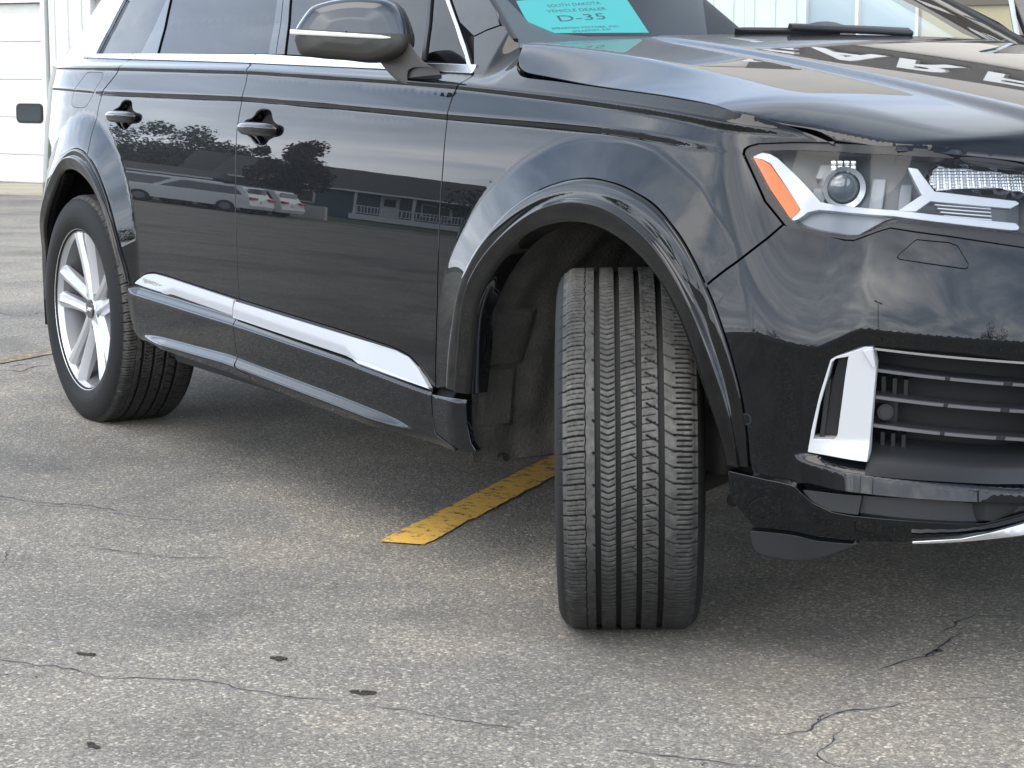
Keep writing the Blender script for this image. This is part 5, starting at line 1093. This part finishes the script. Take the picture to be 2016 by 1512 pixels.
# fascia with the dealer's name
FZ0,FZ1=SIGN['z0'],SIGN['z1']
wbox('fascia',SIGN['k0'],SIGN['k1'],FZ0,FZ1,-.06,.30,fasc); wbox('cream_parapet',11.6,26,FZ1,10.2,-.06,.22,cream); wbox('cream_band',11.6,26,4.2,FZ0,-.06,.10,cream); wbox('cream_pier',11.6,SIGN['k0'],FZ0,FZ1,-.06,.16,cream)
def text_obj(name,txt,size,m,extr,parent,Mx,space=1.0,align='CENTER',bold=0.0,xs=1.0):
    c=bpy.data.curves.new('t','FONT'); c.body=txt; c.size=size; c.extrude=extr; c.align_x=align; c.align_y='CENTER'; c.space_character=space; c.offset=bold; c.resolution_u=3
    o=bpy.data.objects.new('t',c); COL.objects.link(o); dg=bpy.context.evaluated_depsgraph_get(); me=bpy.data.meshes.new_from_object(o.evaluated_get(dg)); bpy.data.objects.remove(o); 
    me.materials.clear(); me.materials.append(m); q=bpy.data.objects.new(name,me); link(q,parent); q.matrix_local=Mx@Matrix.Diagonal((xs,1,1,1)); return q
lett=mat('white_letter',(.85,.85,.84),.4)
for i,ch in enumerate('SPEARFISH MOTORS'):
    if ch==' ': continue
    kx=SIGN['kA']+(i-3)*SIGN['step']
    text_obj('sign_letter',ch,SIGN['size'],lett,.09,bld,Matrix.Translation((kx,-.40,(FZ0+FZ1)/2))@Matrix.Rotation(R(90),4,'X'),bold=.035,xs=1.15)
# concrete apron
bm=bmesh.new(); q=[wp(-11,0,0),wp(26,0,0),wp(26,0,2.6),wp(-11,0,2.6)]; vs=[bm.verts.new((v.x,v.y,float(gz(v.x,v.y))+.03)) for v in q]; f=bm.faces.new(vs); r=bmesh.ops.extrude_face_region(bm,geom=[f]); bmesh.ops.translate(bm,vec=(0,0,-.2),verts=[v for v in r['geom'] if isinstance(v,bmesh.types.BMVert)])
tag(bmo('concrete_apron',bm,mat('tan_concrete',(.36,.32,.25),.85,var=.15,vscale=1.5),None,None),kind='structure')
# ------------------------------------------------------------------ dealer placard behind the windscreen, wiper
pa=[(a,b) for a,b in PLAC['corners']]
teal=mat('teal_paper',(.10,.80,.85),.6); ink=mat('faded_ink',(.03,.13,.16),.7)
C4=np.array([wsf(np.array([a]),np.array([b]),-.012)[0] for a,b in pa])
o_=C4.mean(0); ux=C4[2]-C4[3]; ux/=np.linalg.norm(ux); nn_=np.cross(ux,C4[0]-C4[3]); nn_/=np.linalg.norm(nn_); uy=np.cross(nn_,ux)
if nn_@np.array(CAMP['loc'])-nn_@o_<0: nn_=-nn_
PM=Matrix(((ux[0],uy[0],nn_[0],o_[0]),(ux[1],uy[1],nn_[1],o_[1]),(ux[2],uy[2],nn_[2],o_[2]),(0,0,0,1)))
plac=tag(empty('dealer_placard'),'bright teal paper dealer placard lettered D-35, lying behind the windscreen','placard'); plac.matrix_world=PM
inv=np.array(PM.inverted())
lc=lambda p: (inv@np.r_[p,1])[:2]
poly=[]
for a,b in PLAC['outline']: poly.append(lc(wsf(np.array([a]),np.array([b]),-.012)[0]))
bm=bmesh.new(); f=bm.faces.new([bm.verts.new((*p,0)) for p in poly]); r=bmesh.ops.extrude_face_region(bm,geom=[f]); bmesh.ops.translate(bm,vec=(0,0,-.0006),verts=[v for v in r['geom'] if isinstance(v,bmesh.types.BMVert)]); bmo('paper_sheet',bm,teal,plac,None)
for txt,p0,p1,sz in PLAC['lines']:
    A_,B_=[lc(wsf(np.array([a]),np.array([b]),-.012)[0]) for a,b in (p0,p1)]
    d=B_-A_; L=np.linalg.norm(d); o=text_obj('printed_line',txt,1.0,ink,0,plac,Matrix.Identity(4))
    xs=[v.co.x for v in o.data.vertices]; w=max(xs)-min(xs); ang=math.atan2(d[1],d[0]); mid_=(A_+B_)/2
    o.matrix_local=Matrix.Translation((mid_[0],mid_[1],.0005))@Matrix.Rotation(ang,4,'Z')@Matrix.Diagonal((L/w,sz,1,1))@Matrix.Translation((-(max(xs)+min(xs))/2,0,0))
# lettering pressed into the sill blade
tq=D['quattro']; p0,p1=[skin(np.array([q[0]]),np.array([q[1]]),.0085)[0] for q in tq]
d_=p1-p0; L_=np.linalg.norm(d_); d_/=L_; n_=skin_n(np.array([tq[:,0].mean()]),np.array([tq[:,1].mean()]))[0]; u_=np.cross(n_,d_); mid_=(p0+p1)/2+n_*.0015
o=text_obj('trim_lettering','quattro',1.0,M['chrome'],.0,blade_r,Matrix.Identity(4)); xs=[v.co.x for v in o.data.vertices]; w=max(xs)-min(xs)
o.matrix_local=Matrix(((d_[0],u_[0],n_[0],mid_[0]),(d_[1],u_[1],n_[1],mid_[1]),(d_[2],u_[2],n_[2],mid_[2]),(0,0,0,1)))@Matrix.Diagonal((L_/w,.022,1,1))@Matrix.Translation((-(max(xs)+min(xs))/2,0,0))
wiper(*WIPER)
# ------------------------------------------------------------------ the street behind the photographer (seen mirrored in the paint)
E0=np.array([-1.3,-1.0])
def at(az,dist): a=R(az); return Vector((E0[0]+dist*math.cos(a),E0[1]+dist*math.sin(a),-.40))
def poly_sheet(name,pts,z,m,thick=0):
    bm=bmesh.new(); f=bm.faces.new([bm.verts.new((p[0],p[1],z)) for p in pts])
    if f.normal.z<0: f.normal_flip()
    if thick:
        r=bmesh.ops.extrude_face_region(bm,geom=[f]); bmesh.ops.translate(bm,vec=(0,0,-thick),verts=[v for v in r['geom'] if isinstance(v,bmesh.types.BMVert)])
    return tag(bmo(name,bm,m,None,None,recalc=bool(thick)),kind='structure')
grass=mat('lawn_grass',(.045,.075,.022),.95,var=.35,vscale=.6); conc=mat('kerb_concrete',(.34,.33,.31),.85,var=.1,vscale=1)
# large land beyond the lot
vv=Vector((.60,-.80,0)); ww=Vector((-.80,-.60,0))
K=at(-152.5,58)
def kp(a,b): return K+vv*a+ww*b
poly_sheet('street',[kp(-160,-60),kp(160,-60),kp(160,0),kp(-160,0)],-.53,M['asphalt'])
poly_sheet('kerb',[kp(-160,0),kp(160,0),kp(160,.35),kp(-160,.35)],-.40,conc,.4)
poly_sheet('lawn',[kp(-160,.35),kp(160,.35),kp(160,120),kp(-160,120)],-.42,grass)
poly_sheet('driveway',[kp(7.0,.2),kp(9.2,.2),kp(9.2,26),kp(7.0,26)],-.40,mat('driveway_concrete',(.40,.37,.33),.85))
leafm={}
def leaf_mat(n,c,v=.35):
    if n not in leafm: leafm[n]=mat('leaves_'+n,c,.6,var=v,vscale=1.2)
    return leafm[n]
bark=mat('bark',(.05,.04,.032),.9,var=.3,vscale=4)
def tree(loc,h,cr,kind,col,seed,label,group=None,n=2600,base=.30,cat_='tree',name='broadleaf_tree'):
    r=random.Random(seed); root=tag(empty(name,loc),label,cat_,group)
    bm=bmesh.new(); add_cyl(bm,(0,0,0),(0,0,h*.45),h*.035,h*.022,10)
    cl=[]
    for i in range(9):
        a=r.uniform(0,6.283); e=r.uniform(.5,1.2); L=cr*r.uniform(.55,.95); q=Vector((math.cos(a)*math.cos(e)*L,math.sin(a)*math.cos(e)*L,h*.42+math.sin(e)*L*1.0)); add_cyl(bm,(0,0,h*r.uniform(.25,.42)),q,h*.014,h*.004,6)
    bmo('trunk',bm,bark,root,60)
    for i in range(20 if kind!='open' else 26):
        a=r.uniform(0,6.283); u=r.uniform(-1,1); k=r.random()**.45
        cl.append((np.array([math.cos(a)*math.sqrt(1-u*u)*k*cr,math.sin(a)*math.sqrt(1-u*u)*k*cr,h*(base+(1-base)*.5)+u*k*h*(1-base)*.46]),cr*r.uniform(.22,.42)))
    rs=np.random.RandomState(seed); V=[];F=[]
    per=n//len(cl); sz=h*.017
    for c,rad in cl:
        d=rs.normal(size=(per,3)); d/=np.linalg.norm(d,axis=1)[:,None]; P=c+d*rad*rs.uniform(.35,1.05,(per,1))
        t1=rs.normal(size=(per,3)); t1/=np.linalg.norm(t1,axis=1)[:,None]; t2=np.cross(t1,rs.normal(size=(per,3))); t2/=np.linalg.norm(t2,axis=1)[:,None]; s=sz*rs.uniform(.6,1.5,(per,1))
        V.append(np.stack([P-t1*s,P+t2*s*.6,P+t1*s,P-t2*s*.6],1))
    V=np.concatenate(V).reshape(-1,3); F=np.arange(len(V)).reshape(-1,4); npmesh('crown',V,F,leaf_mat(col[0],col[1]),root,smooth=False); return root
GRN=('green',(.035,.06,.018)); DGR=('dark_green',(.020,.036,.014)); PLUM=('plum',(.050,.022,.020))
tree(at(-154.55,66),5.6,1.9,'open',PLUM,3,'purple-leaved plum tree mirrored in the front door of the dark car, standing on the lawn',n=8000,base=.26,name='plum_tree')
for k,(az,d,h,cr) in enumerate(((-158.95,120,8.8,4.6),(-157.6,126,8.8,4.2),(-159.9,112,6.4,3.6),(-158.25,134,7.4,4.6))):
    tree(at(az,d),h,cr,'full',DGR,20+k,('tallest round green tree mirrored in the rear door, behind the white vehicles','round green tree mirrored in the rear door to the right of the tallest one','lower green tree mirrored at the rear edge of the rear door','green tree filling the dip between the two round ones in the rear door reflection')[k],'trees beyond the parked white vehicles',n=7000,base=.08)
tree(at(-156.45,92),6.2,.9,'full',DGR,31,'narrow dark conifer mirrored at the gap between the two doors',n=2600,base=.04,name='conifer_tree')
# hedge and trees mirrored in the arch and in the bumper
k=0
for az,d,h,cr in ((-146.5,70,6,3.4),(-143.5,76,7,4),(-140,84,8,4.6),(-134,95,7,4.4),(-126,110,9,5.5),(-116,120,10,6),(-104,125,8,5),(-92,120,10,6),(-78,110,8,5.5),(-66,70,8,5.2),(-3,60,9,6)):
    tree(at(az,d),h,cr,'full',GRN if k%2 else DGR,50+k,'leafy street tree of the row mirrored in the front wing and bumper','street trees mirrored in the nose of the car',n=2600,base=.10); k+=1
def bxs(name,boxes,m,par,bev=0):
    bm=bmesh.new()
    for c,s in boxes: add_box(bm,c,s,bev=bev)
    return bmo(name,bm,m,par,None)
def prism(name,prof,y0,y1,m,par):
    bm=bmesh.new(); a=[bm.verts.new((x,y0,z)) for x,z in prof]; b=[bm.verts.new((x,y1,z)) for x,z in prof]; n=len(prof)
    bm.faces.new(a); bm.faces.new(b[::-1])
    for i in range(n): bm.faces.new((a[i],b[i],b[(i+1)%n],a[(i+1)%n]))
    return bmo(name,bm,m,par,None)
roofm=mat('grey_shingles',(.085,.085,.085),.9,var=.25,vscale=3); sid=mat('slate_blue_siding',(.10,.14,.165),.75,var=.05,vscale=2); sid2=mat('grey_siding',(.22,.24,.26),.75); wtrim=mat('white_trim',(.75,.76,.76),.6)
def house(loc,face,L,Dp,eave,ridge,wallm,label,porch=None,gable=False):
    root=tag(empty('house',loc),label,'house'); root.rotation_euler=(0,0,face)     # local -y faces the street
    bxs('wall',[((0,0,eave/2),(L,Dp,eave))],wallm,root)
    o=.5
    bm=bmesh.new(); 
    pts=[(-L/2-o,-Dp/2-o,eave),(L/2+o,-Dp/2-o,eave),(L/2+o,Dp/2+o,eave),(-L/2-o,Dp/2+o,eave),(-L/2-o+(0 if not gable else 0),0,ridge),(L/2+o,0,ridge)]
    vs=[bm.verts.new(p) for p in pts]
    for f in ((0,1,5,4),(3,4,5,2),(0,4,3),(1,2,5),(0,3,2,1)): bm.faces.new([vs[i] for i in f])
    rf=bmo('roof',bm,roofm,root,None); bxs('gutter',[((0,-Dp/2-o-.05,eave-.05),(L+2*o,.1,.14))],wtrim,rf)
    return root
hp=at(-151.6,88); fa=math.atan2(ww.y,ww.x)-math.pi/2
h1=house(hp+vv*2.0,fa,19,8,2.75,4.9,sid,'low slate-blue house with grey roof and white porch rail, mirrored in the front door')
bxs('porch_floor',[((-2.2,-5.0,.3),(9.0,2.0,.5))],wtrim,h1)
for i in range(4): bxs('porch_post',[((-6.5+i*2.85,-5.8,1.6),(.14,.14,2.3))],wtrim,h1)
bxs('porch_rail',[((-2.2,-5.85,1.35),(8.6,.06,.08)),((-2.2,-5.85,.70),(8.6,.06,.06))]+[((-6.4+i*.17,-5.85,1.0),(.04,.04,.62)) for i in range(50)],wtrim,h1)
prism('porch_roof',[(-6.9,2.62),(2.6,2.62),(2.6,2.80),(-6.9,2.80)],-6.1,-4.0,roofm,h1); bxs('porch_gutter',[((-2.15,-6.15,2.68),(9.5,.1,.16))],wtrim,h1)
dr_=bxs('front_door',[((.6,-4.03,1.55),(1.0,.08,2.1))],wtrim,h1); bxs('door_pane',[((.6,-4.08,1.95),(.6,.04,.7))],dgl,dr_)
for x in (-4.6,-1.7,5.2): w_=bxs('window',[((x,-4.03,1.65),(1.5,.08,1.2))],wtrim,h1); bxs('pane',[((x,-4.08,1.65),(1.3,.04,1.0))],dgl,w_)
h2=house(at(-156.15,92),fa,5,5,2.6,5.0,sid2,'grey gabled house mirrored between the two doors, behind the white vehicles'); bxs('window',[((0,-4.05,1.6),(1.6,.08,1.2))],dgl,h2)
h3=house(at(-158.7,84),fa,4.6,4,2.1,2.8,sid2,'small pale-roofed outbuilding mirrored in the rear door, in front of the round trees'); 
# white vehicles parked at the kerb
wp_=mat('white_car_paint',(.75,.76,.77),.25,coat=1); red=mat('red_lamp',(.45,.015,.02),.2,coat=1); tyr=mat('plain_tyre',(.02,.02,.02),.8)
def white_suv(loc,rz,label,L=4.9,W=1.95,H=1.75,group='white vehicles parked across the street'):
    root=tag(empty('parked_suv',loc),label,'SUV',group); root.rotation_euler=(0,0,rz)
    def sec(name,prof,hw,m,par,inset=.0):
        bm=bmesh.new(); rows=[]
        for s,k in ((-1,.0),(-.93,.05),(.93,.05),(1,.0)):
            rows.append([bm.verts.new((x,s*hw,z)) for x,z in prof])
        n=len(prof)
        for a,b in zip(rows[:-1],rows[1:]):
            for i in range(n): bm.faces.new((a[i],b[i],b[(i+1)%n],a[(i+1)%n]))
        bm.faces.new(rows[0]); bm.faces.new(rows[-1][::-1]); return bmo(name,bm,m,par,30)
    h=L/2; b=sec('body',[(-h+.1,.35),(-h,.55),(-h+.05,.95),(-h+.12,1.10),(h-1.2,1.08),(h-.15,.92),(h,.65),(h-.05,.35)],W/2,wp_,root)
    sec('roof',[(-h+.12,1.09),(-h+.45,H-.06),(-h+.7,H),(h-2.3,H),(h-2.0,H-.03),(h-1.2,1.07)],W/2-.14,wp_,root)
    g=sec('side_window',[(-h+.42,1.15),(-h+.68,H-.14),(h-2.25,H-.12),(h-1.5,1.13)],W/2-.125,dgl,root)
    bxs('rear_window',[((-h+.245,0,1.40),(.02,W*.72,.44))],dgl,root); 
    for s in (-1,1): bxs('tail_lamp',[((-h+.02,s*(W/2-.24),1.0),(.14,.46,.15))],red,root,.02)
    bxs('number_plate',[((-h-.01,0,.82),(.03,.32,.16))],wtrim,root)
    for x in (-h+.95,h-.95):
        for s in (-1,1):
            bm=bmesh.new(); add_cyl(bm,(x,s*(W/2-.22),.36),(x,s*(W/2+.01),.36),.36,.36,24); w=bmo('wheel',bm,tyr,root,40); bm=bmesh.new(); add_cyl(bm,(x,s*(W/2),.36),(x,s*(W/2+.025),.36),.23,.21,20); bmo('wheel_rim',bm,M['rim_in'],w,40)
    return root
ck=math.atan2(ww.y,ww.x)
white_suv(at(-157.75,56)+Vector((0,0,-.12)),R(141),'white SUV with red tail lamps mirrored in the rear door, nearest the door gap')
white_suv(at(-159.1,58)+Vector((0,0,-.12)),R(152),'silver-white long vehicle mirrored in the rear door, at the left of the row',L=5.4,H=1.8)
white_suv(at(-156.55,58)+Vector((0,0,-.12)),R(141),'white SUV mirrored at the rear edge of the front door, right of the door gap')
# two pale boxes by the plum tree's foot
for q,(az,w) in enumerate(((-154.35,.55),(-153.75,1.15))):
    o=bxs('utility_box',[((0,0,.45),(w,.5,.9))],mat('pale_box',(.5,.5,.48),.7) if q==0 else bpy.data.materials['pale_box'],None,.03); o.location=at(az,60); o.rotation_euler=(0,0,fa); tag(o,('narrow pale utility box at the foot of the plum tree','wide pale utility box right of the narrow one by the plum tree')[q],'utility box','utility boxes on the verge')
# lamp post mirrored in the lower bumper
lp=tag(empty('lamp_post',at(-47,34)),'tall double-armed parking lot lamp post mirrored in the lower front bumper','lamp post')
bm=bmesh.new(); add_cyl(bm,(0,0,0),(0,0,8),.11,.08,12); bmo('post',bm,M['rim_in'],lp); 
for s in (-1,1): bxs('lamp_head',[((s*.8,0,8.0),(.9,.3,.14))],M['housing2'],lp); bxs('arm',[((s*.3,0,8.0),(.6,.08,.08))],M['rim_in'],lp)
